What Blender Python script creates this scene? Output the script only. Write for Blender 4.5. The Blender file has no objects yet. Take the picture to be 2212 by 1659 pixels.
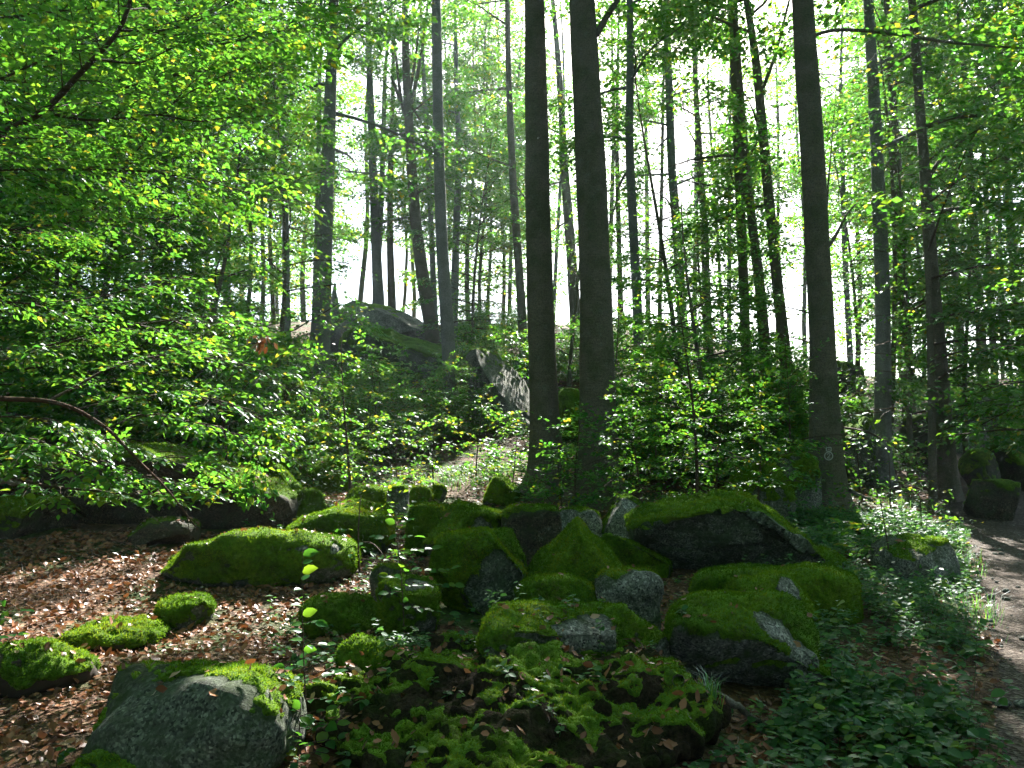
import bpy, math, random
import numpy as np
from mathutils import Vector, Matrix

R = math.radians
# ------------------------------------------------------------------ camera, world, sun, exposure
scene = bpy.context.scene
IMG_W, IMG_H = 2212.0, 1659.0            # working pixel grid of the photograph
FPX = 1720.0                             # focal length in those pixels
PITCH = R(5.5)
CAM_Z = 1.65
SUN_EL, SUN_AZ = R(41.0), R(12.7)        # azimuth measured from +Y towards +X

cam_data = bpy.data.cameras.new('camera')
cam_data.sensor_width = 36.0
cam_data.lens = 36.0 * FPX / IMG_W
cam_data.clip_start = 0.05
cam_data.clip_end = 2000.0
cam = bpy.data.objects.new('camera', cam_data)
scene.collection.objects.link(cam)
cam.location = (0, 0, CAM_Z)
cam.rotation_euler = (R(90) + PITCH, 0, 0)
scene.camera = cam

world = bpy.data.worlds.new('World')
scene.world = world
world.use_nodes = True
wn = world.node_tree.nodes
wl = world.node_tree.links
wn.clear()
sky = wn.new('ShaderNodeTexSky')
sky.sky_type = 'NISHITA'
sky.sun_disc = False
sky.sun_elevation = SUN_EL
sky.sun_rotation = SUN_AZ
sky.air_density = 1.0
sky.dust_density = 2.0
sky.ozone_density = 1.0
bg = wn.new('ShaderNodeBackground')
bg.inputs['Strength'].default_value = 0.05
wo = wn.new('ShaderNodeOutputWorld')
wl.new(sky.outputs[0], bg.inputs['Color'])
wl.new(bg.outputs[0], wo.inputs['Surface'])

SUN_DIR = np.array([math.sin(SUN_AZ) * math.cos(SUN_EL), math.cos(SUN_AZ) * math.cos(SUN_EL), math.sin(SUN_EL)])
sun_data = bpy.data.lights.new('sun', 'SUN')
sun_data.energy = 5.0
sun_data.angle = R(0.5)
sun_data.color = (1.0, 0.95, 0.86)
sun_ob = bpy.data.objects.new('sun', sun_data)
scene.collection.objects.link(sun_ob)
sun_ob.rotation_euler = Vector(SUN_DIR).to_track_quat('Z', 'Y').to_euler()
sun_ob.location = (10, 40, 30)

scene.view_settings.view_transform = 'Standard'
scene.view_settings.look = 'None'
scene.view_settings.gamma = 1.0
scene.view_settings.use_curve_mapping = False
scene.view_settings.exposure = 2.85

scene.render.engine = 'CYCLES'
cy = scene.cycles
cy.use_denoising = True
cy.max_bounces = 4
cy.diffuse_bounces = 3
cy.use_adaptive_sampling = True
cy.adaptive_threshold = 0.02
cy.glossy_bounces = 2
cy.transmission_bounces = 4
cy.transparent_max_bounces = 4
cy.volume_bounces = 0
cy.sample_clamp_indirect = 6.0
cy.caustics_reflective = False
cy.caustics_refractive = False

COL = scene.collection
rng = np.random.default_rng(20240)

# ------------------------------------------------------------------ noise
_perm = np.random.default_rng(7).permutation(4096)
_val = np.random.default_rng(8).random(4096) * 2 - 1
def vnoise(p):
    p = np.asarray(p, float)
    i = np.floor(p).astype(np.int64)
    f = p - i
    f = f * f * f * (f * (f * 6 - 15) + 10)
    def h(a, b, c):
        return _val[_perm[(_perm[(_perm[a & 4095] + b) & 4095] + c) & 4095]]
    x, y, z = i[..., 0], i[..., 1], i[..., 2]
    fx, fy, fz = f[..., 0], f[..., 1], f[..., 2]
    def L(a, b, t): return a + (b - a) * t
    return L(L(L(h(x, y, z), h(x+1, y, z), fx), L(h(x, y+1, z), h(x+1, y+1, z), fx), fy),
             L(L(h(x, y, z+1), h(x+1, y, z+1), fx), L(h(x, y+1, z+1), h(x+1, y+1, z+1), fx), fy), fz)
def fbm(p, octaves=4, gain=0.5, lac=2.03):
    p = np.asarray(p, float)
    a, s, t = 1.0, 0.0, 0.0
    for k in range(octaves):
        s = s + a * vnoise(p + 17.3 * k)
        t += a
        a *= gain
        p = p * lac
    return s / t
def sstep(a, b, x):
    t = np.clip((np.asarray(x, float) - a) / (b - a), 0, 1)
    return t * t * (3 - 2 * t)

# ------------------------------------------------------------------ terrain
_ty = np.linspace(-60, 700, 15201)
_tz = np.interp(_ty, [-60, -10, 0, 4.2, 6.2, 8.5, 11, 14, 18, 24, 33, 42, 46, 55, 80, 150, 400, 700],
                [-3, -0.3, 0, 0.02, 0.16, 0.36, 0.58, 0.90, 1.6, 3.0, 6.0, 9.0, 9.4, 8.2, 3.5, -8, -20, -22])
_k = np.exp(-0.5 * (np.arange(-40, 41) / 18.0) ** 2); _k /= _k.sum()
_tz = np.convolve(np.pad(_tz, 40, mode='edge'), _k, mode='valid')
PATH_C = [(2.7, 1.0), (3.75, 4.3), (5.9, 8.0), (7.7, 11.5), (9.4, 15.5), (11.2, 20.0), (12.6, 25.0), (13.2, 31.0), (15.5, 38.0)]
_pc = np.array(PATH_C)
def path_dist(x, y):
    x = np.asarray(x, float); y = np.asarray(y, float)
    best = np.full(np.broadcast(x, y).shape, 1e9)
    for (ax, ay), (bx, by) in zip(_pc[:-1], _pc[1:]):
        dx, dy = bx - ax, by - ay
        t = np.clip(((x - ax) * dx + (y - ay) * dy) / (dx * dx + dy * dy), 0, 1)
        best = np.minimum(best, np.hypot(x - ax - t * dx, y - ay - t * dy))
    return best
def ground_h(x, y, fine=True):
    x = np.asarray(x, float); y = np.asarray(y, float)
    b = np.interp(y, _ty, _tz)
    r = x / (np.abs(y) + 6)
    b = b * (1 - 0.36 * sstep(0.10, 0.45, r))
    b = b + 0.40 * sstep(-0.10, -0.45, r) * sstep(6.5, 11, y) * (1 - sstep(30, 50, y))
    p = np.stack([x, y, np.zeros_like(x + y)], -1) if np.ndim(x + y) else np.array([x, y, 0.0])
    pd = path_dist(x, y)
    k = 1 - sstep(0.6, 1.8, pd)
    n = 0.10 * fbm(p * 0.45 + 3.1, 2) + 0.05 * fbm(p * 1.6 + 9.7, 2)
    n = n * sstep(2.0, 5.0, y)
    b = b + n * (1 - 0.8 * k) - 0.06 * k
    # the dark earth bank in the foreground middle
    b = b + 0.20 * np.exp(-(((x - 0.05) / 0.8) ** 2 + ((y - 5.35) / 0.55) ** 2))
    b = b + 0.14 * np.exp(-(((x + 0.95) / 0.6) ** 2 + ((y - 5.5) / 0.5) ** 2))
    far = sstep(20, 60, y)
    b = b + far * 1.0 * fbm(p * 0.08 + 31.0, 2)
    return b
def gh(x, y): return float(ground_h(np.array([x]), np.array([y]))[0])

CP, SP = math.cos(PITCH), math.sin(PITCH)
def ray(px, py):
    a = (px - IMG_W / 2) / FPX
    b = (IMG_H / 2 - py) / FPX
    return np.array([a, CP - b * SP, SP + b * CP])
def at(px, py, y):
    d = ray(px, py)
    return np.array([0, 0, CAM_Z]) + d * (y / d[1])
def hit(px, py, ymax=90.0):
    d = ray(px, py)
    ys = np.arange(2.0, ymax, 0.03)
    P = np.array([0, 0, CAM_Z]) + d[None, :] * (ys / d[1])[:, None]
    below = P[:, 2] < ground_h(P[:, 0], P[:, 1])
    i = int(np.argmax(below))
    return P[i] if below[i] else P[-1]
def project(P):
    P = np.asarray(P, float)
    q = P - np.array([0, 0, CAM_Z])
    f = q[..., 1] * CP + q[..., 2] * SP
    u = -q[..., 1] * SP + q[..., 2] * CP
    f = np.where(f < 0.05, 0.05, f)
    return IMG_W / 2 + FPX * q[..., 0] / f, IMG_H / 2 - FPX * u / f, f

# ------------------------------------------------------------------ object helpers
def mesh_np(name, verts, faces, mat=None, smooth=False, attr=None):
    """faces: list of int arrays (n,k)"""
    me = bpy.data.meshes.new(name)
    verts = np.asarray(verts, np.float32)
    me.vertices.add(len(verts))
    me.vertices.foreach_set('co', verts.ravel())
    faces = [np.asarray(f, np.int32) for f in faces if len(f)]
    nl = sum(f.size for f in faces); nf = sum(len(f) for f in faces)
    me.loops.add(nl); me.polygons.add(nf)
    me.loops.foreach_set('vertex_index', np.concatenate([f.ravel() for f in faces]))
    tot = np.concatenate([np.full(len(f), f.shape[1], np.int32) for f in faces])
    st = np.concatenate([[0], np.cumsum(tot)[:-1]]).astype(np.int32)
    me.polygons.foreach_set('loop_start', st)
    try:
        me.polygons.foreach_set('loop_total', tot)
    except Exception:
        pass
    if smooth:
        me.polygons.foreach_set('use_smooth', np.ones(nf, bool))
    if attr is not None:
        for k, (dom, v) in attr.items():
            at_ = me.attributes.new(k, 'FLOAT', dom)
            at_.data.foreach_set('value', np.asarray(v, np.float32))
    me.update(calc_edges=True)
    me.validate(verbose=False)
    if mat: me.materials.append(mat)
    return me
def link(name, data, parent=None, loc=None):
    o = bpy.data.objects.new(name, data)
    COL.objects.link(o)
    if parent is not None: o.parent = parent
    if loc is not None: o.location = loc
    return o
def tag(o, label=None, cat=None, group=None, kind=None):
    if label: o['label'] = label
    if cat: o['category'] = cat
    if group: o['group'] = group
    if kind: o['kind'] = kind
    return o
def empty(name, loc):
    o = link(name, None, None, loc); o.empty_display_size = 0.1
    return o

# ------------------------------------------------------------------ materials
def new_mat(name):
    m = bpy.data.materials.new(name); m.use_nodes = True
    nt = m.node_tree; nt.nodes.clear()
    return m, nt
class NT:
    def __init__(s, nt): s.nt = nt
    def n(s, t, **kw):
        nd = s.nt.nodes.new(t)
        for k, v in kw.items():
            if k.startswith('_'): setattr(nd, k[1:], v)
            else: nd.inputs[k.replace('__', ' ')].default_value = v
        return nd
    def l(s, a, b): s.nt.links.new(a, b)
    def ramp(s, fac, stops, interp='LINEAR'):
        r = s.nt.nodes.new('ShaderNodeValToRGB'); r.color_ramp.interpolation = interp
        e = r.color_ramp.elements
        while len(e) > 1: e.remove(e[-1])
        e[0].position, e[0].color = stops[0][0], (*stops[0][1], 1)
        for p, c in stops[1:]:
            x = e.new(p); x.color = (*c, 1)
        s.l(fac, r.inputs['Fac']); return r.outputs['Color']
    def mix(s, fac, a, b, mode='MIX'):
        m = s.nt.nodes.new('ShaderNodeMix'); m.data_type = 'RGBA'; m.blend_type = mode
        if hasattr(fac, 'is_linked'): s.l(fac, m.inputs[0])
        else: m.inputs[0].default_value = fac
        for v, i in ((a, 6), (b, 7)):
            if hasattr(v, 'is_linked'): s.l(v, m.inputs[i])
            else: m.inputs[i].default_value = (*v, 1)
        return m.outputs[2]
    def math(s, op, a, b=None):
        m = s.nt.nodes.new('ShaderNodeMath'); m.operation = op
        for v, i in ((a, 0), (b, 1)):
            if v is None: continue
            if hasattr(v, 'is_linked'): s.l(v, m.inputs[i])
            else: m.inputs[i].default_value = v
        return m.outputs[0]
    def noise(s, vec, scale, detail=4, rough=0.55):
        nd = s.nt.nodes.new('ShaderNodeTexNoise')
        nd.inputs['Scale'].default_value = scale; nd.inputs['Detail'].default_value = detail
        nd.inputs['Roughness'].default_value = rough
        if vec is not None: s.l(vec, nd.inputs['Vector'])
        return nd.outputs['Fac']
    def bump(s, h, strength=0.5, dist=0.02):
        b = s.nt.nodes.new('ShaderNodeBump')
        b.inputs['Strength'].default_value = strength; b.inputs['Distance'].default_value = dist
        s.l(h, b.inputs['Height']); return b.outputs['Normal']
    def out(s, sh):
        o = s.nt.nodes.new('ShaderNodeOutputMaterial'); s.l(sh, o.inputs['Surface'])

def leaf_material(name, refl, trans, tfac=0.5, gloss=0.05, rough=0.35):
    """refl / trans: colour ramps over the per-leaf random number"""
    m, nt = new_mat(name); N = NT(nt)
    a = N.n('ShaderNodeAttribute', _attribute_name='rnd').outputs['Fac']
    cr = N.ramp(a, refl); ct = N.ramp(a, trans)
    d = N.n('ShaderNodeBsdfDiffuse'); N.l(cr, d.inputs['Color'])
    t = N.n('ShaderNodeBsdfTranslucent'); N.l(ct, t.inputs['Color'])
    mx = N.n('ShaderNodeMixShader', Fac=tfac); N.l(d.outputs[0], mx.inputs[1]); N.l(t.outputs[0], mx.inputs[2])
    g = N.n('ShaderNodeBsdfGlossy', Roughness=rough)
    g.inputs['Color'].default_value = (0.9, 0.95, 1, 1)
    lw = N.n('ShaderNodeFresnel', IOR=1.42)
    f = N.math('MULTIPLY', lw.outputs[0], gloss * 20)
    mg = N.n('ShaderNodeMixShader'); N.l(f, mg.inputs[0]); N.l(mx.outputs[0], mg.inputs[1]); N.l(g.outputs[0], mg.inputs[2])
    N.out(mg.outputs[0])
    return m
M = {}
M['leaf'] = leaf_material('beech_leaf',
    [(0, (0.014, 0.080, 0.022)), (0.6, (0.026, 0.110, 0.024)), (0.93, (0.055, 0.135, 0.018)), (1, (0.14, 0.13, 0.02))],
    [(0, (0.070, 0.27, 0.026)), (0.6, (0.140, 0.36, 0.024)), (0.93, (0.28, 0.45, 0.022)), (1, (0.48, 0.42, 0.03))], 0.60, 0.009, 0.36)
M['herb'] = leaf_material('herb_leaf',
    [(0, (0.022, 0.08, 0.030)), (0.7, (0.045, 0.12, 0.035)), (1, (0.08, 0.15, 0.03))],
    [(0, (0.07, 0.24, 0.04)), (0.7, (0.13, 0.34, 0.05)), (1, (0.28, 0.42, 0.05))], 0.5, 0.012, 0.5)
M['litter'] = leaf_material('dead_leaf',
    [(0, (0.09, 0.038, 0.020)), (0.35, (0.19, 0.080, 0.038)), (0.65, (0.28, 0.125, 0.066)), (0.88, (0.37, 0.22, 0.14)), (1, (0.48, 0.37, 0.28))],
    [(0, (0.08, 0.025, 0.01)), (0.5, (0.20, 0.07, 0.02)), (1, (0.30, 0.16, 0.06))], 0.25, 0.022, 0.42)
M['moss_fuzz'] = leaf_material('moss_tuft',
    [(0, (0.030, 0.070, 0.007)), (0.6, (0.075, 0.145, 0.010)), (0.85, (0.13, 0.175, 0.013)), (1, (0.13, 0.105, 0.02))],
    [(0, (0.07, 0.16, 0.01)), (0.6, (0.15, 0.28, 0.012)), (1, (0.28, 0.36, 0.02))], 0.4, 0.0, 0.6)

def mat_moss():
    m, nt = new_mat('moss_carpet'); N = NT(nt)
    tc = N.n('ShaderNodeNewGeometry').outputs['Position']
    n1 = N.noise(tc, 3.0, 4); n2 = N.noise(tc, 26.0, 5, 0.7); n3 = N.noise(tc, 130.0, 3, 0.7)
    c = N.ramp(n1, [(0.3, (0.036, 0.080, 0.008)), (0.5, (0.072, 0.142, 0.010)), (0.72, (0.125, 0.180, 0.014))])
    br = N.ramp(N.noise(tc, 5.0, 6, 0.7), [(0.53, (0, 0, 0)), (0.64, (1, 1, 1))])
    c = N.mix(N.math('MULTIPLY', br, 0.75), c, (0.050, 0.046, 0.014))
    yl = N.ramp(N.noise(tc, 9.0, 5, 0.7), [(0.56, (0, 0, 0)), (0.66, (1, 1, 1))])
    c = N.mix(N.math('MULTIPLY', yl, 0.6), c, (0.095, 0.125, 0.014))
    c2 = N.ramp(n2, [(0.3, (0.25, 0.3, 0.25)), (0.6, (1.1, 1.1, 1.0))])
    c = N.mix(1.0, c, c2, 'MULTIPLY')
    p = N.n('ShaderNodeBsdfPrincipled', Roughness=0.95)
    p.inputs['Specular IOR Level'].default_value = 0.15
    p.inputs['Sheen Weight'].default_value = 0.35
    p.inputs['Sheen Roughness'].default_value = 0.4
    p.inputs['Sheen Tint'].default_value = (0.45, 0.8, 0.15, 1)
    N.l(c, p.inputs['Base Color'])
    h = N.math('ADD', N.math('MULTIPLY', n2, 0.6), N.math('MULTIPLY', n3, 0.4))
    N.l(N.bump(h, 0.9, 0.03), p.inputs['Normal'])
    N.out(p.outputs[0]); return m
M['moss'] = mat_moss()
def mat_granite(name, lo, mid, hi, alg=0.55, stain=0.7):
    m, nt = new_mat(name); N = NT(nt)
    tc = N.n('ShaderNodeNewGeometry').outputs['Position']
    n1 = N.noise(tc, 1.7, 5); n2 = N.noise(tc, 20.0, 7, 0.75); n4 = N.noise(tc, 70.0, 4, 0.8)
    v = N.n('ShaderNodeTexVoronoi', Scale=75.0); N.l(tc, v.inputs['Vector'])
    vs = N.n('ShaderNodeSeparateColor'); N.l(v.outputs['Color'], vs.inputs[0])
    sp = N.ramp(vs.outputs[0], [(0.0, (0.15, 0.15, 0.16)), (0.3, (0.65, 0.65, 0.65)), (0.7, (1.05, 1.05, 1.03)), (1.0, (2.1, 2.05, 2.0))])
    c = N.ramp(n1, [(0.3, lo), (0.5, mid), (0.7, hi)])
    c = N.mix(1.0, c, sp, 'MULTIPLY')
    c = N.mix(1.0, c, N.ramp(n2, [(0.30, (0.45, 0.45, 0.45)), (0.5, (0.95, 0.95, 0.95)), (0.7, (1.35, 1.35, 1.3))]), 'MULTIPLY')
    lich = N.ramp(N.noise(tc, 6.0, 8, 0.75), [(0.47, (0, 0, 0)), (0.57, (1, 1, 1))])
    c = N.mix(N.math('MULTIPLY', lich, alg), c, (0.050, 0.075, 0.042))
    pale = N.ramp(N.noise(tc, 14.0, 6, 0.7), [(0.60, (0, 0, 0)), (0.66, (1, 1, 1))])
    c = N.mix(N.math('MULTIPLY', pale, 0.45), c, (0.26, 0.28, 0.25))
    st = N.ramp(N.noise(tc, 3.3, 7, 0.7), [(0.48, (0, 0, 0)), (0.62, (1, 1, 1))])
    c = N.mix(N.math('MULTIPLY', st, stain), c, (0.030, 0.027, 0.021))
    a = N.n('ShaderNodeAttribute', _attribute_name='edge').outputs['Fac']
    e = N.math('MULTIPLY', a, N.ramp(n2, [(0.35, (0.2, 0.2, 0.2)), (0.6, (1, 1, 1))]))
    c = N.mix(e, c, (0.026, 0.045, 0.012))
    p = N.n('ShaderNodeBsdfPrincipled', Roughness=0.85)
    p.inputs['Specular IOR Level'].default_value = 0.25
    N.l(c, p.inputs['Base Color'])
    N.l(N.bump(N.math('ADD', n2, N.math('MULTIPLY', n4, 0.5)), 0.9, 0.035), p.inputs['Normal'])
    N.out(p.outputs[0]); return m
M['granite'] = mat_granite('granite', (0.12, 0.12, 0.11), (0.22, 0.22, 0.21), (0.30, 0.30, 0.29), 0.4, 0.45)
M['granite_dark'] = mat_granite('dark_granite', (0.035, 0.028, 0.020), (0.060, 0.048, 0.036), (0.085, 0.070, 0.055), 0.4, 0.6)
M['granite_green'] = mat_granite('algae_granite', (0.070, 0.082, 0.068), (0.125, 0.140, 0.120), (0.20, 0.215, 0.19), 0.75, 0.5)
def mat_bark(name, c0, c1, green):
    m, nt = new_mat(name); N = NT(nt)
    tc = N.n('ShaderNodeNewGeometry').outputs['Position']
    mp = N.n('ShaderNodeMapping'); mp.inputs['Scale'].default_value = (4, 4, 30); N.l(tc, mp.inputs['Vector'])
    n1 = N.noise(tc, 2.5, 5); n2 = N.noise(mp.outputs[0], 1.5, 5, 0.65); n3 = N.noise(tc, 45.0, 4, 0.7)
    c = N.mix(n2, c0, c1)
    g = N.ramp(n1, [(0.42, (0, 0, 0)), (0.62, (1, 1, 1))])
    c = N.mix(N.math('MULTIPLY', g, green), c, (0.055, 0.075, 0.030))
    dk = N.ramp(n3, [(0.3, (0.30, 0.30, 0.30)), (0.6, (1.15, 1.15, 1.15))])
    lp = N.ramp(N.noise(tc, 7.0, 6, 0.7), [(0.57, (0, 0, 0)), (0.66, (1, 1, 1))])
    c = N.mix(N.math('MULTIPLY', lp, 0.4), c, (0.17, 0.18, 0.155))
    c = N.mix(0.8, c, N.mix(1.0, c, dk, 'MULTIPLY'))
    p = N.n('ShaderNodeBsdfPrincipled', Roughness=0.85)
    p.inputs['Specular IOR Level'].default_value = 0.25
    N.l(c, p.inputs['Base Color'])
    N.l(N.bump(N.math('ADD', n2, N.math('MULTIPLY', n3, 0.8)), 1.0, 0.035), p.inputs['Normal'])
    N.out(p.outputs[0]); return m
M['bark'] = mat_bark('beech_bark', (0.085, 0.070, 0.052), (0.210, 0.180, 0.140), 0.6)
M['bark_pale'] = mat_bark('pale_beech_bark', (0.14, 0.145, 0.14), (0.24, 0.245, 0.235), 0.35)
M['twig'] = mat_bark('twig_bark', (0.05, 0.033, 0.024), (0.11, 0.075, 0.055), 0.1)
M['red_twig'] = mat_bark('reddish_bough', (0.060, 0.026, 0.016), (0.13, 0.062, 0.038), 0.05)
M['dead_wood'] = mat_bark('dead_wood', (0.10, 0.085, 0.07), (0.22, 0.20, 0.17), 0.2)
def mat_ground():
    m, nt = new_mat('forest_floor'); N = NT(nt)
    tc = N.n('ShaderNodeNewGeometry').outputs['Position']
    v = N.n('ShaderNodeTexVoronoi', Scale=34.0); N.l(N.mix(0.12, tc, N.n('ShaderNodeTexNoise', Scale=9.0).outputs['Color']), v.inputs['Vector'])
    vb = N.n('ShaderNodeSeparateColor'); N.l(v.outputs['Color'], vb.inputs[0])
    c = N.ramp(vb.outputs[0], [(0, (0.035, 0.020, 0.012)), (0.4, (0.075, 0.038, 0.020)), (0.75, (0.13, 0.070, 0.040)), (1, (0.20, 0.14, 0.09))])
    n = N.noise(tc, 0.9, 5)
    soil = N.ramp(N.noise(tc, 2.2, 5, 0.6), [(0.45, (0, 0, 0)), (0.6, (1, 1, 1))])
    c = N.mix(N.math('MULTIPLY', soil, 0.6), c, (0.030, 0.020, 0.013))
    g = N.ramp(n, [(0.52, (0, 0, 0)), (0.60, (1, 1, 1))])
    c = N.mix(N.math('MULTIPLY', g, 0.85), c, (0.030, 0.060, 0.012))
    p = N.n('ShaderNodeBsdfPrincipled', Roughness=0.9)
    p.inputs['Specular IOR Level'].default_value = 0.2
    N.l(c, p.inputs['Base Color'])
    h = N.math('ADD', N.math('MULTIPLY', v.outputs['Distance'], 1.0), N.noise(tc, 30.0, 4, 0.7))
    N.l(N.bump(h, 0.8, 0.03), p.inputs['Normal'])
    N.out(p.outputs[0]); return m
M['ground'] = mat_ground()
def mat_plain(name, c, rough=0.7):
    m, nt = new_mat(name); N = NT(nt)
    tc = N.n('ShaderNodeNewGeometry').outputs['Position']
    n = N.noise(tc, 60.0, 4, 0.7)
    p = N.n('ShaderNodeBsdfPrincipled', Roughness=rough)
    N.l(N.mix(n, tuple(0.7 * x for x in c), c), p.inputs['Base Color'])
    N.out(p.outputs[0]); return m
def mat_path():
    m, nt = new_mat('gravel_path'); N = NT(nt)
    tc = N.n('ShaderNodeNewGeometry').outputs['Position']
    v = N.n('ShaderNodeTexVoronoi', Scale=38.0); N.l(tc, v.inputs['Vector'])
    vb = N.n('ShaderNodeSeparateColor'); N.l(v.outputs['Color'], vb.inputs[0])
    c = N.ramp(vb.outputs[0], [(0, (0.030, 0.022, 0.017)), (0.6, (0.065, 0.048, 0.038)), (1, (0.18, 0.15, 0.13))])
    e = N.ramp(N.noise(tc, 1.3, 5, 0.6), [(0.4, (0, 0, 0)), (0.62, (1, 1, 1))])
    c = N.mix(N.math('MULTIPLY', e, 0.75), c, (0.048, 0.031, 0.021))
    p = N.n('ShaderNodeBsdfPrincipled', Roughness=0.9)
    p.inputs['Specular IOR Level'].default_value = 0.2
    N.l(c, p.inputs['Base Color'])
    h = N.math('ADD', v.outputs['Distance'], N.noise(tc, 18.0, 5, 0.7))
    N.l(N.bump(h, 0.8, 0.03), p.inputs['Normal'])
    N.out(p.outputs[0]); return m
M['path'] = mat_path()
def mat_bank():
    m, nt = new_mat('bank_soil'); N = NT(nt)
    tc = N.n('ShaderNodeNewGeometry').outputs['Position']
    n1 = N.noise(tc, 5.0, 6, 0.7); n2 = N.noise(tc, 40.0, 6, 0.75)
    c = N.ramp(n1, [(0.35, (0.016, 0.012, 0.008)), (0.55, (0.040, 0.028, 0.018)), (0.7, (0.065, 0.048, 0.032))])
    g = N.ramp(N.noise(tc, 3.0, 6, 0.7), [(0.47, (0, 0, 0)), (0.60, (1, 1, 1))])
    c = N.mix(N.math('MULTIPLY', g, 0.8), c, (0.030, 0.046, 0.010))
    c = N.mix(1.0, c, N.ramp(n2, [(0.3, (0.3, 0.3, 0.3)), (0.65, (1.3, 1.3, 1.3))]), 'MULTIPLY')
    p = N.n('ShaderNodeBsdfPrincipled', Roughness=0.95); p.inputs['Specular IOR Level'].default_value = 0.1
    N.l(c, p.inputs['Base Color']); N.l(N.bump(N.math('ADD', n1, n2), 1.0, 0.05), p.inputs['Normal'])
    N.out(p.outputs[0]); return m
M['bank'] = mat_bank()
M['earth'] = mat_plain('dark_soil', (0.032, 0.022, 0.014), 0.95)
M['paint'] = mat_plain('worn_trail_paint', (0.42, 0.42, 0.40))

# ------------------------------------------------------------------ ground and path
def build_ground():
    ys = [-40, -25, -15, -8, -4, -2, -1]
    y = 0.0
    while y < 260:
        ys.append(y); y += max(0.08, 0.012 * abs(y) + 0.02) if y < 30 else 0.03 * y
    ys = np.array(ys)
    t = np.linspace(-1, 1, 201)
    u = np.sign(t) * (0.8 * np.abs(t) + 0.5 * np.abs(t) ** 4 + 0.7 * np.abs(t) ** 12)
    X = u[None, :] * (np.abs(ys)[:, None] * 0.9 + 5)
    Y = np.repeat(ys[:, None], len(u), 1)
    Z = ground_h(X.ravel(), Y.ravel())
    V = np.stack([X.ravel(), Y.ravel(), Z], 1)
    nr, nc = X.shape
    i = (np.arange(nr - 1)[:, None] * nc + np.arange(nc - 1)[None, :]).ravel()
    F = np.stack([i, i + 1, i + nc + 1, i + nc], 1)
    o = link('ground', mesh_np('ground', V, [F], M['ground'], True))
    tag(o, 'forest floor of brown leaf litter, soil and moss rising to the ridge', 'ground', kind='structure')
    return o
GROUND = build_ground()

def build_path():
    c = []
    for (a, b) in zip(_pc[:-1], _pc[1:]):
        n = max(2, int(np.hypot(*(b - a)) / 0.18))
        for k in range(n): c.append(a + (b - a) * k / n)
    c = np.array(c + [_pc[-1]])
    for _ in range(20): c[1:-1] = 0.25 * c[:-2] + 0.5 * c[1:-1] + 0.25 * c[2:]
    tng = np.gradient(c, axis=0); tng /= np.linalg.norm(tng, axis=1)[:, None]
    nrm = np.stack([tng[:, 1], -tng[:, 0]], 1)
    s = np.linspace(-1, 1, 21)
    jit = 0.16 * fbm(np.stack([c[:, 0] * 1.3, c[:, 1] * 1.3, c[:, 0] * 0], 1), 3)
    W = 1.25
    P = c[:, None, :] + nrm[:, None, :] * ((s[None, :] * W) + jit[:, None])[:, :, None]
    off = 0.035 - 0.075 * np.abs(s) ** 4
    Z = ground_h(P[..., 0].ravel(), P[..., 1].ravel()).reshape(P.shape[:2]) + off[None, :]
    V = np.concatenate([P, Z[..., None]], -1).reshape(-1, 3)
    nr, nc = P.shape[:2]
    i = (np.arange(nr - 1)[:, None] * nc + np.arange(nc - 1)[None, :]).ravel()
    F = np.stack([i, i + nc, i + nc + 1, i + 1], 1)[:, ::-1]
    o = link('path', mesh_np('path', V, [F], M['path'], True))
    tag(o, 'stony brown footpath along the right edge', 'path', kind='structure')
    return o
PATH = build_path()

# ------------------------------------------------------------------ rocks
_ico = {}
def ico(n):
    if n not in _ico:
        import bmesh
        bm = bmesh.new(); bmesh.ops.create_icosphere(bm, subdivisions=n + 1, radius=1.0)
        bm.verts.index_update()
        _ico[n] = (np.array([v.co[:] for v in bm.verts]), np.array([[v.index for v in f.verts] for f in bm.faces]))
        bm.free()
    return _ico[n]
def vnormals(V, F):
    a, b, c = V[F[:, 0]], V[F[:, 1]], V[F[:, 2]]
    fn = np.cross(b - a, c - a)
    N = np.zeros_like(V)
    for k in range(3): np.add.at(N, F[:, k], fn)
    return N / np.maximum(np.linalg.norm(N, axis=1)[:, None], 1e-9)

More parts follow.
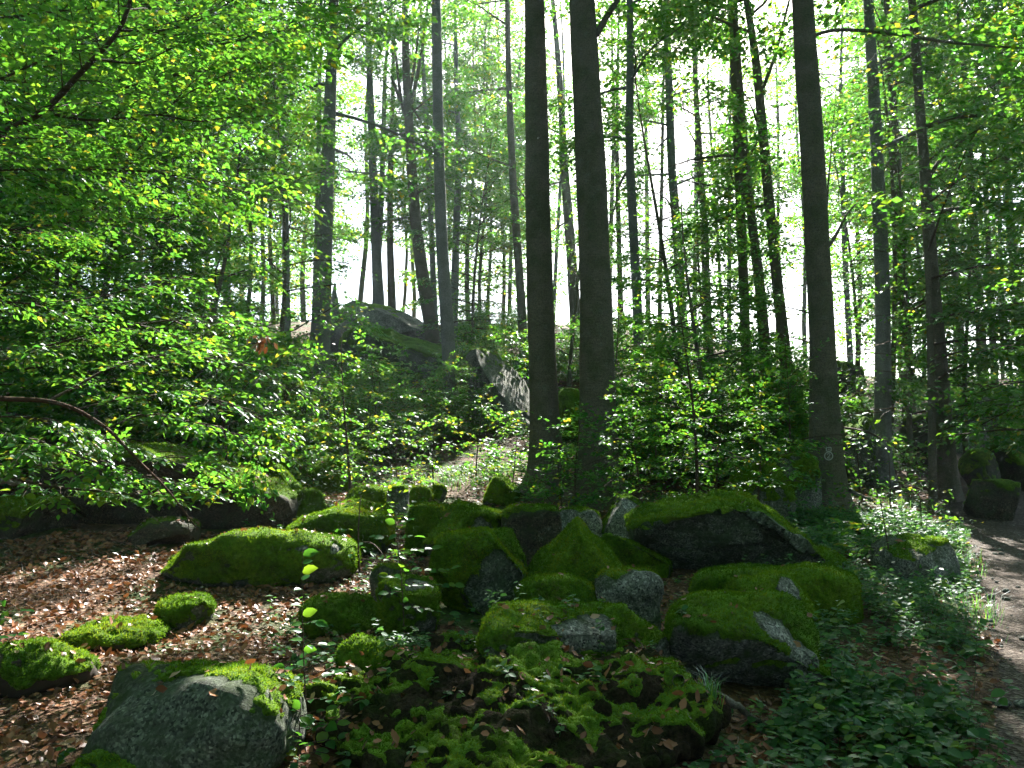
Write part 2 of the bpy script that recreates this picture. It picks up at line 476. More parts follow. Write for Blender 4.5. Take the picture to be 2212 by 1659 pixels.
ROCKS = []; ROCK_GEO = []
def rock(x0, y0, x1, y1, label, d=None, dep=0.85, seed=1, box=0.35, planes=(), ncut=9, moss=0.6, bare=(), yaw=0.0,
         sub=4, fuzz=1.0, name='mossy_boulder', mth=1.0, rough=1.0, group=None, sink=0.12, stone='granite', lumps=0.0):
    r = np.random.default_rng(seed * 131 + 7)
    xc = (x0 + x1) / 2
    yf = hit(xc, y1)[1] if d is None else d
    w = (x1 - x0) / FPX * yf
    D = w * dep
    yc = yf + D * 0.42
    w = (x1 - x0) / FPX * yc * CP
    D = w * dep
    cx = at(xc, y1, yc)[0]
    ztop = at(xc, y0, yc + 0.0 * D)[2]
    gz = min(gh(cx, yc), gh(cx, yf))
    H = max(ztop - gz, 0.25 * w)
    zb = gz - sink * H - 0.05
    Ht = ztop - zb
    S, F = ico(sub)
    # superellipsoid
    e = 2.0 + 5.0 * box
    k = (np.abs(S) ** e).sum(1) ** (-1 / e)
    P = S * k[:, None]
    cuts = [(np.array(n, float) / np.linalg.norm(n), dd) for n, dd in planes]
    for _ in range(ncut):
        n = r.normal(size=3); n[2] = n[2] * 0.7; n /= np.linalg.norm(n)
        cuts.append((n, r.uniform(0.62, 0.90)))
    for n, dd in cuts:
        s = P @ n - dd
        over = np.where(s > 0, s, 0)
        P = P - (over * 0.97)[:, None] * n[None, :]
    c, s_ = math.cos(yaw), math.sin(yaw)
    P = np.stack([P[:, 0] * c - P[:, 1] * s_, P[:, 0] * s_ + P[:, 1] * c, P[:, 2]], 1)
    P = P - (P.max(0) + P.min(0)) / 2
    P = P / (P.max(0) - P.min(0)) * 2
    P = P * np.array([w / 2, D / 2, Ht / 2])
    sc = min(w, D, Ht)
    N = vnormals(P, F)
    q = P / sc + seed * 3.7
    P = P + N * (0.085 * sc * rough * fbm(q * 1.3, 2) + 0.05 * sc * rough * fbm(q * 3.1 + 5, 3) + 0.018 * sc * fbm(q * 9 + 9, 3))[:, None]
    cr = np.exp(-(fbm(q * 1.15 + 21, 2) / 0.022) ** 2) * sstep(-0.1, 0.2, fbm(q * 0.9 + 4, 2))
    P = P - N * (0.035 * sc * cr)[:, None]
    if lumps: P = P + N * (lumps * fbm((P + seed) * 3.2, 3) + 0.5 * lumps * np.abs(fbm((P + seed) * 7.0, 3)) * 2)[:, None]
    P[:, 2] += Ht / 2
    base = np.array([cx, yc, zb])
    N = vnormals(P, F)
    wp = P + base
    m = (moss - 0.62) * 1.7 + N[:, 2] * 0.85 - 0.06 + 0.55 * fbm(wp * (1.1 / max(sc, 0.4)) + 40 + seed, 3) + 0.45 * fbm(wp * 5.5, 3) + 0.30 * fbm(wp * 17.0 + 3, 2)
    rel = P / np.array([w / 2, D / 2, Ht / 2]) - np.array([0, 0, 1])
    for (bx, by, bz, br) in bare:
        dd = np.linalg.norm(rel - np.array([bx, by, bz]), axis=1) + 0.35 * fbm(wp * 5, 3)
        m = m - 1.5 * (1 - sstep(br * 0.6, br * 1.2, dd))
    if name in ('moss_hummock', 'earth_bank'): m = m - 0.9 * sstep(0.08, 0.34, fbm(wp * 3.3 + seed, 3)) - (0.2 if name == 'earth_bank' else 0.5) * sstep(0.1, 0.35, fbm(wp * 9 + seed, 2))
    edge = sstep(-0.45, 0.0, m) if moss > 0.2 else sstep(-0.5, 0.3, m) * 0.4
    o = link(name, mesh_np(name, P, [F], M['earth' if name == 'moss_hummock' else 'bank'] if name in ('moss_hummock', 'earth_bank') else M[stone], True, {'edge': ('POINT', edge)}), None, base)
    tag(o, label, {'moss_hummock': 'moss', 'earth_bank': 'earth bank', 'stone': 'stone', 'mossy_stone': 'stone', 'rock_outcrop': 'rock'}.get(name, 'boulder'), group)
    ROCKS.append((cx, yc, max(w, D) / 2, zb + Ht)); ROCK_GEO.append((P + base, F))
    if moss > 0:
        th = 0.020 * mth * min(1.6, max(0.5, sc))
        k = sstep(-0.02, 0.22, m)
        lump = 1 + 0.9 * fbm(wp * 5.0, 3) + 0.9 * fbm(wp * 14.0, 2)
        off = -0.012 + k * (0.014 + th * lump)
        VM = P + N * off[:, None]
        keep = (k[F].max(1) > 0.02)
        FM = F[keep]
        if len(FM):
            lab = np.arange(len(P))
            while True:                      # islands of moss: each is a part of its own
                mn = lab[FM].min(1); new = lab.copy()
                for q in range(3): np.minimum.at(new, FM[:, q], mn)
                new = new[new]
                if (new == lab).all(): break
                lab = new
            fl = lab[FM[:, 0]]; ids, cnt = np.unique(fl, return_counts=True)
            big = ids[np.argsort(-cnt)][:6]; big = [b_ for b_ in big if cnt[ids == b_][0] >= max(12, 0.004 * len(F))] or list(big[:1])
            FM = FM[np.isin(fl, big)]; fl = lab[FM[:, 0]]
            mo = None
            for b_ in big:
                Fi = FM[fl == b_]
                used = np.unique(Fi); idx = np.full(len(P), -1); idx[used] = np.arange(len(used))
                q = link('moss', mesh_np('moss', VM[used], [idx[Fi]], M['moss'], True), o)
                mo = mo or q
            if fuzz > 0:
                a, b, cc = VM[FM[:, 0]], VM[FM[:, 1]], VM[FM[:, 2]]
                ar = 0.5 * np.linalg.norm(np.cross(b - a, cc - a), axis=1) * (k[FM].mean(1) > 0.5)
                nz = N[FM].mean(1)[:, 2]
                vis = (N[FM].mean(1)[:, 1] < 0.55)
                ar = ar * vis
                A = ar.sum()
                if A > 0:
                    dens = fuzz * min(9000, 2.6e5 / max(yf, 3) ** 1.7)
                    n = int(min(14000, A * dens))
                    if n > 20:
                        f = r.choice(len(FM), n, p=ar / A)
                        u = r.random((n, 2)); fl = u.sum(1) > 1; u[fl] = 1 - u[fl]
                        p0 = a[f] + u[:, :1] * (b[f] - a[f]) + u[:, 1:] * (cc[f] - a[f])
                        nn = N[FM[f, 0]] + 0.75 * r.normal(size=(n, 3)); nn[:, 2] += 0.15
                        nn /= np.linalg.norm(nn, axis=1)[:, None]
                        L = (0.010 + 0.016 * r.random(n)) * (0.6 + 0.075 * yf)
                        side = np.cross(nn, r.normal(size=(n, 3))); side /= np.linalg.norm(side, axis=1)[:, None]
                        wd = L * 0.20
                        V = np.stack([p0 - side * wd[:, None] - nn * 0.004, p0 + side * wd[:, None] - nn * 0.004, p0 + nn * L[:, None]], 1).reshape(-1, 3)
                        rv = np.clip(0.42 + 0.8 * fbm((p0 + base) * 2.6, 3) + 0.18 * r.normal(size=n), 0, 1)
                        fo = link('moss_tufts', mesh_np('moss_tufts', V, [np.arange(3 * n).reshape(-1, 3)], M['moss_fuzz'], False, {'rnd': ('FACE', rv)}), mo)
                        fo['kind'] = 'stuff'
    return o

# ---- foreground
rock(212, 1456, 628, 1720, 'large grey granite boulder with moss scraps in the bottom left corner', stone='granite_green', d=4.05, dep=0.8, seed=3, box=0.25, moss=0.42, sub=5,
     bare=[(-0.1, -0.6, 0.45, 0.75)], ncut=4)
rock(365, 1142, 765, 1262, 'long low moss-covered boulder lying on the sunlit leaf litter', seed=4, dep=0.6, box=0.2, moss=0.95, sub=5, bare=[(0.62, -0.5, 0.45, 0.28), (-0.3, -0.1, 0.9, 0.2)], ncut=3, planes=[((-0.6, 0, 0.8), 0.72)])
rock(345, 1290, 452, 1360, 'small round moss cushion stone alone on the brown leaves', seed=5, moss=0.85, box=0.1, ncut=3, mth=1.6, name='mossy_stone')
rock(150, 1348, 345, 1408, 'low ragged moss hummock left of the small round moss stone', seed=6, moss=0.85, rough=2.2, box=0.0, ncut=2, mth=1.6, name='moss_hummock')
rock(-90, 1398, 190, 1505, 'yellow-green moss hummock cut by the left edge of the picture', seed=7, moss=0.8, rough=2.2, box=0.0, ncut=2, mth=1.6, name='moss_hummock', dep=0.7)
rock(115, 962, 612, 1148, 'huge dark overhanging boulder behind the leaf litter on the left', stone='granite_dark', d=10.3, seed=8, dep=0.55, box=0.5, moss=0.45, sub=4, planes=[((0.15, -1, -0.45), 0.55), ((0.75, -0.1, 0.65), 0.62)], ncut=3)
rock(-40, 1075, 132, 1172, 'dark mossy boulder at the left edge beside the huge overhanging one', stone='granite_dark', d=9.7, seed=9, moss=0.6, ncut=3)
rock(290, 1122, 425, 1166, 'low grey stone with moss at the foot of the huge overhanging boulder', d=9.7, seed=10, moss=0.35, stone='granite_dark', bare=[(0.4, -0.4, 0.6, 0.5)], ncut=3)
rock(545, 1003, 652, 1085, 'mossy boulder jutting right from behind the huge overhanging one', d=12.3, seed=11, moss=0.85, box=0.5)
rock(600, 1060, 705, 1112, 'mossy stone in the gap right of the huge overhanging boulder', d=11.6, seed=12, moss=0.95)
rock(505, 968, 625, 1030, 'flat-topped mossy boulder high behind the huge overhanging one', d=14.0, seed=13, moss=0.9, box=0.4)
rock(608, 985, 752, 1060, 'blocky mossy boulder in the shade below the left thicket', d=14.5, seed=14, moss=0.9, box=0.6)
rock(690, 965, 760, 1020, 'grey stone peeping out beside the blocky mossy boulder', d=15.5, seed=15, moss=0.3)
rock(625, 1082, 835, 1190, 'wedge-shaped mossy boulder with a sunlit rim behind the long low one', d=9.9, seed=16, moss=0.95, dep=0.7, planes=[((-0.7, 0, 0.7), 0.45)])
rock(735, 1048, 835, 1108, 'mossy boulder half hidden by the sunlit sapling', d=12.6, seed=17, moss=0.85)
rock(835, 1050, 885, 1105, 'small pale stone left of the sunny clearing', d=12.4, seed=18, moss=0.3, name='stone', sub=3)
rock(880, 1052, 932, 1092, 'small mossy stone at the edge of the sunny clearing', d=13.0, seed=19, moss=0.8, name='mossy_stone', sub=3)
rock(930, 1046, 966, 1078, 'tiny mossy stone farthest into the sunny clearing', d=13.8, seed=20, moss=0.8, name='mossy_stone', sub=3)
rock(1045, 1030, 1118, 1082, 'round mossy stone in front of the left trunk of the pair', d=13.3, seed=21, moss=0.9, name='mossy_stone', box=0.1)
rock(880, 1088, 990, 1165, 'shaded mossy boulder at the left end of the central pile', d=10.0, seed=22, moss=0.95)
rock(915, 1084, 1115, 1185, 'broad mossy slab at the back of the central pile', d=9.1, seed=23, moss=0.75, box=0.3, dep=0.7, sub=4, planes=[((-0.6, -0.3, 0.75), 0.6)])
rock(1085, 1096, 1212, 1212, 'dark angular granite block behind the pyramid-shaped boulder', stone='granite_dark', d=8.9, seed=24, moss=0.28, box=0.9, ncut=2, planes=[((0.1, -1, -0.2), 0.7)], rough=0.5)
rock(938, 1146, 1132, 1335, 'tall dome-shaped mossy boulder with bare grey lower right face', stone='granite_green', seed=25, moss=1.0, box=0.3, sub=5, bare=[(0.65, -0.75, -0.2, 0.85)], ncut=3, dep=0.8)
rock(1040, 1146, 1138, 1270, 'mossy boulder squeezed behind the tall dome-shaped one', d=7.7, seed=26, moss=0.9, box=0.3)
rock(1128, 1128, 1372, 1275, 'pyramid-shaped mossy boulder in the middle of the pile', d=7.25, dep=0.7, seed=27, moss=1.0, box=0.1, sub=4, ncut=0, planes=[((-0.72, -0.15, 0.68), 0.42), ((0.72, -0.15, 0.68), 0.46), ((0, -0.9, 0.5), 0.7)], bare=[(0.1, -0.1, 0.95, 0.22)], rough=0.6)
rock(1270, 1150, 1446, 1245, 'sloping mossy boulder between the pyramid and the largest boulder', d=8.7, seed=28, moss=1.0, planes=[((0.55, 0, 0.8), 0.45)])
rock(1200, 1100, 1300, 1190, 'pale grey boulder behind the pyramid-shaped one', d=9.6, seed=29, moss=0.35)
rock(1290, 1072, 1402, 1165, 'grey-faced boulder with mossy back left of the largest boulder', d=9.7, seed=30, moss=0.6, bare=[(0.2, -0.8, 0.2, 1.0)], box=0.4)
rock(1365, 1066, 1748, 1240, 'largest boulder with thick moss cap and dark undercut front', stone='granite_green', seed=31, moss=0.62, sub=5, box=0.55, dep=0.75, ncut=2, d=8.5, mth=1.4,
     planes=[((-0.25, -0.85, -0.5), 0.45), ((0.75, -0.2, 0.55), 0.72), ((-0.5, -0.2, 0.8), 0.85)], bare=[(0.72, -0.6, 0.3, 0.58), (0.1, -0.9, 0.3, 0.3)])
rock(1500, 1226, 1858, 1345, 'long low mossy boulder stretching right below the largest one', d=7.3, seed=32, moss=1.1, sub=4, dep=0.4, box=0.4, ncut=2, yaw=-0.12)
rock(1553, 1242, 1752, 1318, 'rounded mossy boulder with grey patch before the long low one', d=6.75, seed=33, moss=0.85, bare=[(0.5, -0.3, 0.7, 0.45)], box=0.1)
rock(1445, 1290, 1765, 1485, 'mossy boulder with flat grey top facet and black undercut, lower right', stone='granite', d=5.55, seed=34, moss=0.78, sub=5, dep=0.7, box=0.35, ncut=1,
     planes=[((-0.15, -0.85, -0.45), 0.28), ((0.55, -0.6, 0.45), 0.55)], bare=[(0.35, -0.55, 0.45, 0.42), (0.65, -0.7, 0.1, 0.35)])
rock(1690, 1400, 1765, 1488, 'small upright grey stone leaning on the undercut boulder', d=5.6, seed=35, moss=0.15, box=0.4, name='stone')
rock(1290, 1237, 1428, 1338, 'squared grey block with moss on its left shoulder', d=6.7, seed=36, moss=0.45, box=0.85, ncut=2, bare=[(0.4, -0.4, 0.5, 0.8)])
rock(1122, 1246, 1285, 1325, 'mossy boulder strewn with brown leaves right of the tall dome', d=6.7, seed=37, moss=1.05, box=0.1)
rock(660, 1290, 818, 1370, 'squat mossy boulder left of the thin foreground sapling', seed=38, moss=1.0, sub=4, box=0.3)
rock(815, 1248, 945, 1345, 'mossy boulder with bare grey top beside the tall dome', d=6.5, seed=39, moss=0.75, bare=[(0.3, 0, 0.9, 0.5)], box=0.4)
rock(805, 1222, 900, 1262, 'flat grey stone behind the squat mossy boulder', d=7.6, seed=40, moss=0.4, sub=3)
rock(1050, 1312, 1352, 1462, 'mossy boulder with wedge-shaped bare grey slab in the foreground', d=5.2, seed=41, moss=0.72, sub=5, box=0.3, ncut=2,
     planes=[((0.35, -0.85, -0.1), 0.55), ((0.35, -0.35, 0.8), 0.62)], bare=[(0.5, -0.5, 0.5, 0.62)])
rock(1275, 1312, 1442, 1455, 'grey-topped mossy boulder next to the wedge-shaped slab', d=5.55, seed=42, moss=0.62, sub=4, bare=[(0.0, 0.0, 1.0, 0.5), (0.75, -0.5, -0.2, 0.45)], box=0.3)
rock(700, 1432, 1520, 1830, 'dark mossy earth bank filling the bottom centre', d=4.15, seed=43, moss=0.40, sub=6, box=-0.05, dep=0.95, rough=1.5, mth=0.9, fuzz=1.2, name='earth_bank', ncut=0, lumps=0.10, planes=[((0.25, -0.75, 0.6), 0.62), ((-0.5, -0.6, 0.6), 0.66)])
rock(1010, 1462, 1130, 1530, 'small moss cushion on the earth bank below the tall dome', d=4.9, seed=44, moss=1.0, box=0.0, rough=1.6, mth=1.6, name='moss_hummock', lumps=0.03)
rock(1330, 1440, 1490, 1560, 'moss-grown hump on the right shoulder of the earth bank', d=4.85, seed=45, moss=0.95, box=0.0, rough=1.6, mth=1.6, name='moss_hummock', lumps=0.04)
rock(735, 1385, 850, 1450, 'small moss cushion on the left shoulder of the earth bank', d=5.2, seed=46, moss=0.95, box=0.0, rough=1.6, mth=1.6, name='moss_hummock', lumps=0.03)
rock(1900, 1160, 2062, 1236, 'stone in the sunlit herbs beside the path', d=9.0, seed=47, moss=0.3, box=0.2)
rock(1738, 1190, 1835, 1245, 'low mossy stone at the right foot of the largest boulder', d=8.7, seed=48, moss=0.9)
# ---- background
rock(700, 648, 965, 790, 'great rock outcrop on the ridge left of centre', stone='granite', d=32.0, seed=60, moss=0.16, box=0.45, dep=0.7, name='rock_outcrop', sub=4, fuzz=0, planes=[((0.6, -0.2, 0.75), 0.5)], rough=1.2)
rock(735, 702, 985, 845, 'long mossy slab lying below the ridge outcrop', stone='granite_green', d=28.5, seed=61, moss=0.55, box=0.4, dep=0.5, name='rock_slab', sub=4, fuzz=0, planes=[((0.55, -0.3, 0.8), 0.5)], rough=1.1)
rock(714, 610, 742, 680, 'pointed grey stone standing on the ridge beside a trunk', d=33.0, seed=62, moss=0.1, box=0.0, name='stone', planes=[((0.8, 0, 0.5), 0.3)])
rock(1002, 752, 1158, 905, 'tilted slab with black left face left of the trunk pair', d=21.5, seed=63, moss=0.25, box=0.8, dep=0.8, ncut=0, name='rock_slab', fuzz=0, sub=4, rough=0.4,
     planes=[((-0.86, -0.42, -0.22), 0.25), ((0.62, -0.35, 0.72), 0.36)])
rock(1072, 752, 1165, 850, 'pale tilted slab propped behind the black-faced one', d=24.5, seed=64, moss=0.5, box=0.7, ncut=1, name='rock_slab', fuzz=0, planes=[((-0.7, -0.3, 0.65), 0.25)], rough=0.5)
rock(1205, 838, 1262, 905, 'mossy boulder seen between the two big trunks', d=20.0, seed=65, moss=0.9, fuzz=0)
rock(1735, 788, 1872, 900, 'dark cube-shaped boulder beside the right-hand big trunk', stone='granite_dark', d=22.0, seed=66, moss=0.5, box=0.7, fuzz=0)
rock(1805, 848, 1905, 945, 'domed mossy boulder with sunlit crest right of the big trunk', d=19.5, seed=67, moss=0.8, fuzz=0)
rock(1800, 902, 1890, 985, 'boulder with bright sunlit top below the domed one', d=17.5, seed=68, moss=0.6, fuzz=0, planes=[((-0.5, 0, 0.85), 0.6)])
rock(1565, 1000, 1700, 1072, 'mossy boulder behind the shrubs above the largest boulder', d=12.0, seed=69, moss=0.7)
rock(1675, 985, 1768, 1075, 'upright grey-green boulder behind the shrubs', d=12.6, seed=70, moss=0.5, box=0.5)
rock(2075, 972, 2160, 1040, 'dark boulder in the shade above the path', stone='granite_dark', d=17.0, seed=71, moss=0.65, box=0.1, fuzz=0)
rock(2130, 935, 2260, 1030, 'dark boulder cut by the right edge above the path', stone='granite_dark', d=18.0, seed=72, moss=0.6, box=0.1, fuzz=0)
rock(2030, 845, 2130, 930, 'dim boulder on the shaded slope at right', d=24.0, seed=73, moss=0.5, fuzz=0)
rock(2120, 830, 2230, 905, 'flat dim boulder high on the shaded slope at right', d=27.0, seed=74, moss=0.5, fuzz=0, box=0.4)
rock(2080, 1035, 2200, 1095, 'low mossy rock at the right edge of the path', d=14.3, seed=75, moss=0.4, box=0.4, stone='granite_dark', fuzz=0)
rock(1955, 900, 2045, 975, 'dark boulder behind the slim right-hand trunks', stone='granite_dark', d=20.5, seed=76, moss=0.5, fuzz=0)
rock(1008, 680, 1060, 712, 'stone on the skyline of the ridge', d=38.0, seed=77, moss=0.4, fuzz=0, name='stone')
rock(962, 672, 985, 700, 'small stone on the ridge behind a grey trunk', d=36.0, seed=78, moss=0.3, fuzz=0, name='stone', sub=3)

# ------------------------------------------------------------------ foliage machinery
LEAF_LO = (np.array([[0, 0, 0], [0.5, -0.31, 0.07], [1, 0, -0.06], [0.5, 0.31, 0.07]]), np.array([[0, 1, 2], [0, 2, 3]]))
_hx = np.array([0, 0.18, 0.45, 0.75, 1.0]); _hw = np.array([0, 0.24, 0.33, 0.22, 0])
_hv = [[0, 0, 0]] + [[x, 0, -0.10 * x * x] for x in _hx[1:4]] + [[1, 0, -0.12]]
_hv += [[x, -w, 0.07 - 0.09 * x * x] for x, w in zip(_hx[1:4], _hw[1:4])] + [[x, w, 0.07 - 0.09 * x * x] for x, w in zip(_hx[1:4], _hw[1:4])]
LEAF_HI = (np.array(_hv), np.array([[0, 5, 1], [1, 5, 6], [1, 6, 2], [2, 6, 7], [2, 7, 3], [3, 7, 4],
                                    [0, 1, 8], [1, 9, 8], [1, 2, 9], [2, 10, 9], [2, 3, 10], [3, 4, 10]]))
LEAF_MID = (np.array([[0, 0, 0], [0.42, -0.31, 0.08], [0.45, 0, -0.02], [0.42, 0.31, 0.08], [1, 0, -0.1]]), np.array([[0, 1, 2], [0, 2, 3], [1, 4, 2], [2, 4, 3]]))
LEAF_TRI = (np.array([[0, -0.26, 0.0], [0.15, 0.30, 0.03], [1.0, -0.02, -0.05]]), np.array([[0, 2, 1]]))
def unit(v): return v / np.maximum(np.linalg.norm(v, axis=-1, keepdims=True), 1e-9)
def leaves_geo(P, D, N, S, templ):
    TV, TF = templ
    n, m = len(P), len(TV)
    D = unit(D); B = unit(np.cross(N, D)); N2 = np.cross(D, B)
    V = P[:, None, :] + S[:, None, None] * (TV[None, :, 0:1] * D[:, None, :] + TV[None, :, 1:2] * B[:, None, :] + TV[None, :, 2:3] * N2[:, None, :])
    F = TF[None] + (np.arange(n) * m)[:, None, None]
    return V.reshape(-1, 3), F.reshape(-1, 3), len(TF)
# spray templates: leaf base (a,b) along and across a flat twig fan, direction angle
def make_templates(nv=8, K=18, seed=5):
    r = np.random.default_rng(seed)
    out = []
    for v in range(nv):
        L = []
        tw = [(0, 0, 0.0, 1.0)]
        for k, t in enumerate([0.18, 0.36, 0.54]):
            sg = 1 if (k + v) % 2 else -1
            tw.append((t, 0, sg * (0.75 + 0.2 * r.random()), 0.62 - 0.5 * t))
        for (ax, ay, ang, ln) in tw:
            n = max(2, int(round(ln * 8)))
            for i in range(n):
                q = (i + 0.6) / n
                sg = 1 if i % 2 else -1
                L.append((ax + ln * q * math.cos(ang), ay + ln * q * math.sin(ang), ang + sg * (0.75 + 0.25 * r.normal()) * (0.3 if i == n - 1 else 1)))
        r.shuffle(L)
        L = (L * 3)[:K]
        out.append(L)
    return np.array(out)
TEMPL = make_templates()
K_SPRAY = TEMPL.shape[1]

GAPS_VIEW = [(1480, 320, 80, 130, 0.05), (1430, 440, 55, 110, 0.08), (760, 310, 45, 150, 0.06), (735, 240, 30, 60, 0.2), (860, 590, 150, 80, 0.25),
             (1060, 590, 80, 90, 0.25), (1795, 150, 45, 70, 0.06), (1722, 650, 45, 110, 0.08), (1090, 90, 35, 80, 0.1), (1580, 185, 40, 45, 0.1),
             (1330, 500, 30, 150, 0.3), (1210, 110, 30, 60, 0.3), (640, 560, 40, 110, 0.4), (2105, 740, 30, 40, 0.2), (520, 450, 30, 25, 0.2), (1660, 20, 40, 40, 0.1)]
GAPS_SUN = []
def sun_gap(px, py, r, y=None, keep=0.05):
    p = hit(px, py) if y is None else at(px, py, y)
    GAPS_SUN.append((p, r, keep))
for a in [(430, 1325, 0.65), (620, 1310, 0.6), (250, 1250, 0.6), (120, 1235, 0.6), (100, 1360, 0.5), (710, 1275, 0.4), (330, 1230, 0.4), (540, 1300, 0.5), (30, 1200, 0.5), (250, 1370, 0.35), (50, 1420, 0.35),
          (1010, 1035, 1.6), (930, 1065, 1.0), (1090, 1000, 1.3), (800, 1130, 0.5), (800, 1080, 0.6), (860, 1060, 0.6),
          (2090, 1250, 1.2), (2040, 1170, 1.2), (1960, 1120, 1.1), (2120, 1380, 0.6), (1960, 1050, 1.2), (2170, 1300, 0.6), (2060, 1320, 0.7), (2000, 1220, 0.6)]:
    sun_gap(*a)
for a in [(540, 830, 0.5, 7.5), (480, 800, 0.45, 7.0), (600, 860, 0.5, 7.5), (450, 930, 0.45, 6.8), (560, 1000, 0.45, 7.0), (520, 960, 0.45, 7.2), (420, 1040, 0.4, 6.5), (200, 900, 0.4, 6.5), (120, 1050, 0.3, 6.2), (330, 1060, 0.3, 6.3),
          (250, 200, 0.45, 6.0), (450, 330, 0.5, 6.5), (120, 330, 0.35, 6.0), (560, 420, 0.45, 7.0), (350, 90, 0.4, 6.2), (80, 560, 0.5, 8.0),
          (560, 1155, 0.4, 8.6), (700, 1175, 0.35, 8.6), (420, 1165, 0.3, 8.5), (560, 1015, 0.5, 11.2), (600, 1060, 0.4, 11.2), (700, 1095, 0.4, 10.3), (660, 1040, 0.5, 12.5), (395, 1300, 0.25, 7.2), (1085, 1035, 0.3, 13.6), (1850, 900, 0.5, 18.2),
          (720, 800, 1.0, 15), (850, 930, 1.5, 15), (1040, 930, 1.8, 17), (960, 960, 0.9, 15.5), (660, 930, 0.8, 15), (1560, 900, 0.9, 12), (1480, 700, 0.9, 14), (1850, 950, 0.9, 17), (870, 1180, 0.35, 6.2), (850, 1130, 0.25, 6.3), (650, 1250, 0.3, 4.75), (660, 1400, 0.3, 4.75), (680, 1560, 0.25, 4.4), (780, 1120, 0.4, 8.8),
          (1990, 300, 1.2, 13), (2080, 200, 1.0, 13), (1900, 330, 1.0, 14), (870, 720, 1.5, 31), (1090, 800, 1.2, 23), (1330, 640, 0.7, 15.5), (1230, 750, 1.2, 26), (1850, 1000, 0.6, 13)]:
    sun_gap(a[0], a[1], a[2], a[3])
_rg = np.random.default_rng(4242)
for _ in range(60):
    sun_gap(_rg.uniform(0, 2212), _rg.uniform(650, 1150), _rg.uniform(0.15, 0.45), _rg.uniform(9, 26))
for _ in range(12):
    sun_gap(_rg.uniform(0, 700), _rg.uniform(0, 1050), _rg.uniform(0.15, 0.4), _rg.uniform(5.5, 9))
for _ in range(24):
    sun_gap(_rg.uniform(0, 640), _rg.uniform(420, 920), _rg.uniform(0.4, 0.9), _rg.uniform(11, 24))
for _ in range(26):
    sun_gap(_rg.uniform(1750, 2212), _rg.uniform(0, 700), _rg.uniform(0.3, 0.6), _rg.uniform(12, 18))
def cull(O, r, view=True, sun=True):
    keep = np.ones(len(O), bool)
    if view:
        u, v, f = project(O)
        for (cx, cy_, rx, ry, kp) in GAPS_VIEW:
            e = ((u - cx) / rx) ** 2 + ((v - cy_) / ry) ** 2
            keep &= ~((e < 1.0 + 0.35 * r.normal(size=len(O))) & (f > 15) & (r.random(len(O)) > kp))
    return keep
_e1 = np.cross(SUN_DIR, [0, 0, 1.0]); _e1 /= np.linalg.norm(_e1); _e2 = np.cross(SUN_DIR, _e1)
def sun_keep(P, r):
    """leaves that leave the sun gaps of the canopy open"""
    keep = np.ones(len(P), bool)
    a, b, t = P @ _e1, P @ _e2, P @ SUN_DIR
    n3 = r.normal(size=len(P)); u = r.random(len(P))
    for (p, rad, kp) in GAPS_SUN:
        d2 = (a - p @ _e1) ** 2 + (b - p @ _e2) ** 2
        tt = t - p @ SUN_DIR
        keep &= ~((tt > 0.9) & (d2 < (rad * (1 + 0.22 * n3)) ** 2) & (u > kp))
    return keep
def in_gap(p):
    g = GAP_ARR
    if g is None: return False
    d2 = (g[0] - p @ _e1) ** 2 + (g[1] - p @ _e2) ** 2
    return bool(np.any((p @ SUN_DIR - g[2] > 0.9) & (d2 < (0.8 * g[3]) ** 2)))
GAP_ARR = (np.array([p @ _e1 for p, _, _ in GAPS_SUN]), np.array([p @ _e2 for p, _, _ in GAPS_SUN]), np.array([p @ SUN_DIR for p, _, _ in GAPS_SUN]), np.array([q for _, q, _ in GAPS_SUN]))
def spray_leaves(O, D, L, lsize, r, flat=0.40, K=None):
    """leaf frames for sprays at O with axis D and length L"""
    n = len(O)
    K = K or K_SPRAY
    D = unit(D)
    up = np.tile(np.array([0, 0, 1.0]), (n, 1)) + 0.25 * r.normal(size=(n, 3))
    S = unit(np.cross(up, D)); U = np.cross(D, S)
    T = TEMPL[r.integers(0, len(TEMPL), n)][:, :K]
    a, b, g = T[..., 0], T[..., 1], T[..., 2]
    a = a + 0.05 * r.normal(size=a.shape); b = b + 0.05 * r.normal(size=b.shape); g = g + 0.25 * r.normal(size=g.shape)
    c = -0.16 * (a * a + b * b) + 0.03 * r.normal(size=a.shape)
    P = O[:, None] + L[:, None, None] * (a[..., None] * D[:, None] + b[..., None] * S[:, None] + c[..., None] * U[:, None])
    LD = np.cos(g)[..., None] * D[:, None] + np.sin(g)[..., None] * S[:, None] - 0.22 * U[:, None] + 0.18 * r.normal(size=P.shape)
    LN = U[:, None] + flat * r.normal(size=P.shape)
    sz = lsize * (0.65 + 0.6 * r.random(a.shape))
    return P.reshape(-1, 3), LD.reshape(-1, 3), LN.reshape(-1, 3), sz.ravel()
def foliage_mesh(name, P, D, N, S, templ, mat, r, loc, hue=0.0):
    V, F, k = leaves_geo(P - np.asarray(loc), D, N, S, templ)
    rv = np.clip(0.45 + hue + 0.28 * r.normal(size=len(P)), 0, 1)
    return mesh_np(name, V, [F], mat, False, {'rnd': ('FACE', np.repeat(rv, k))})

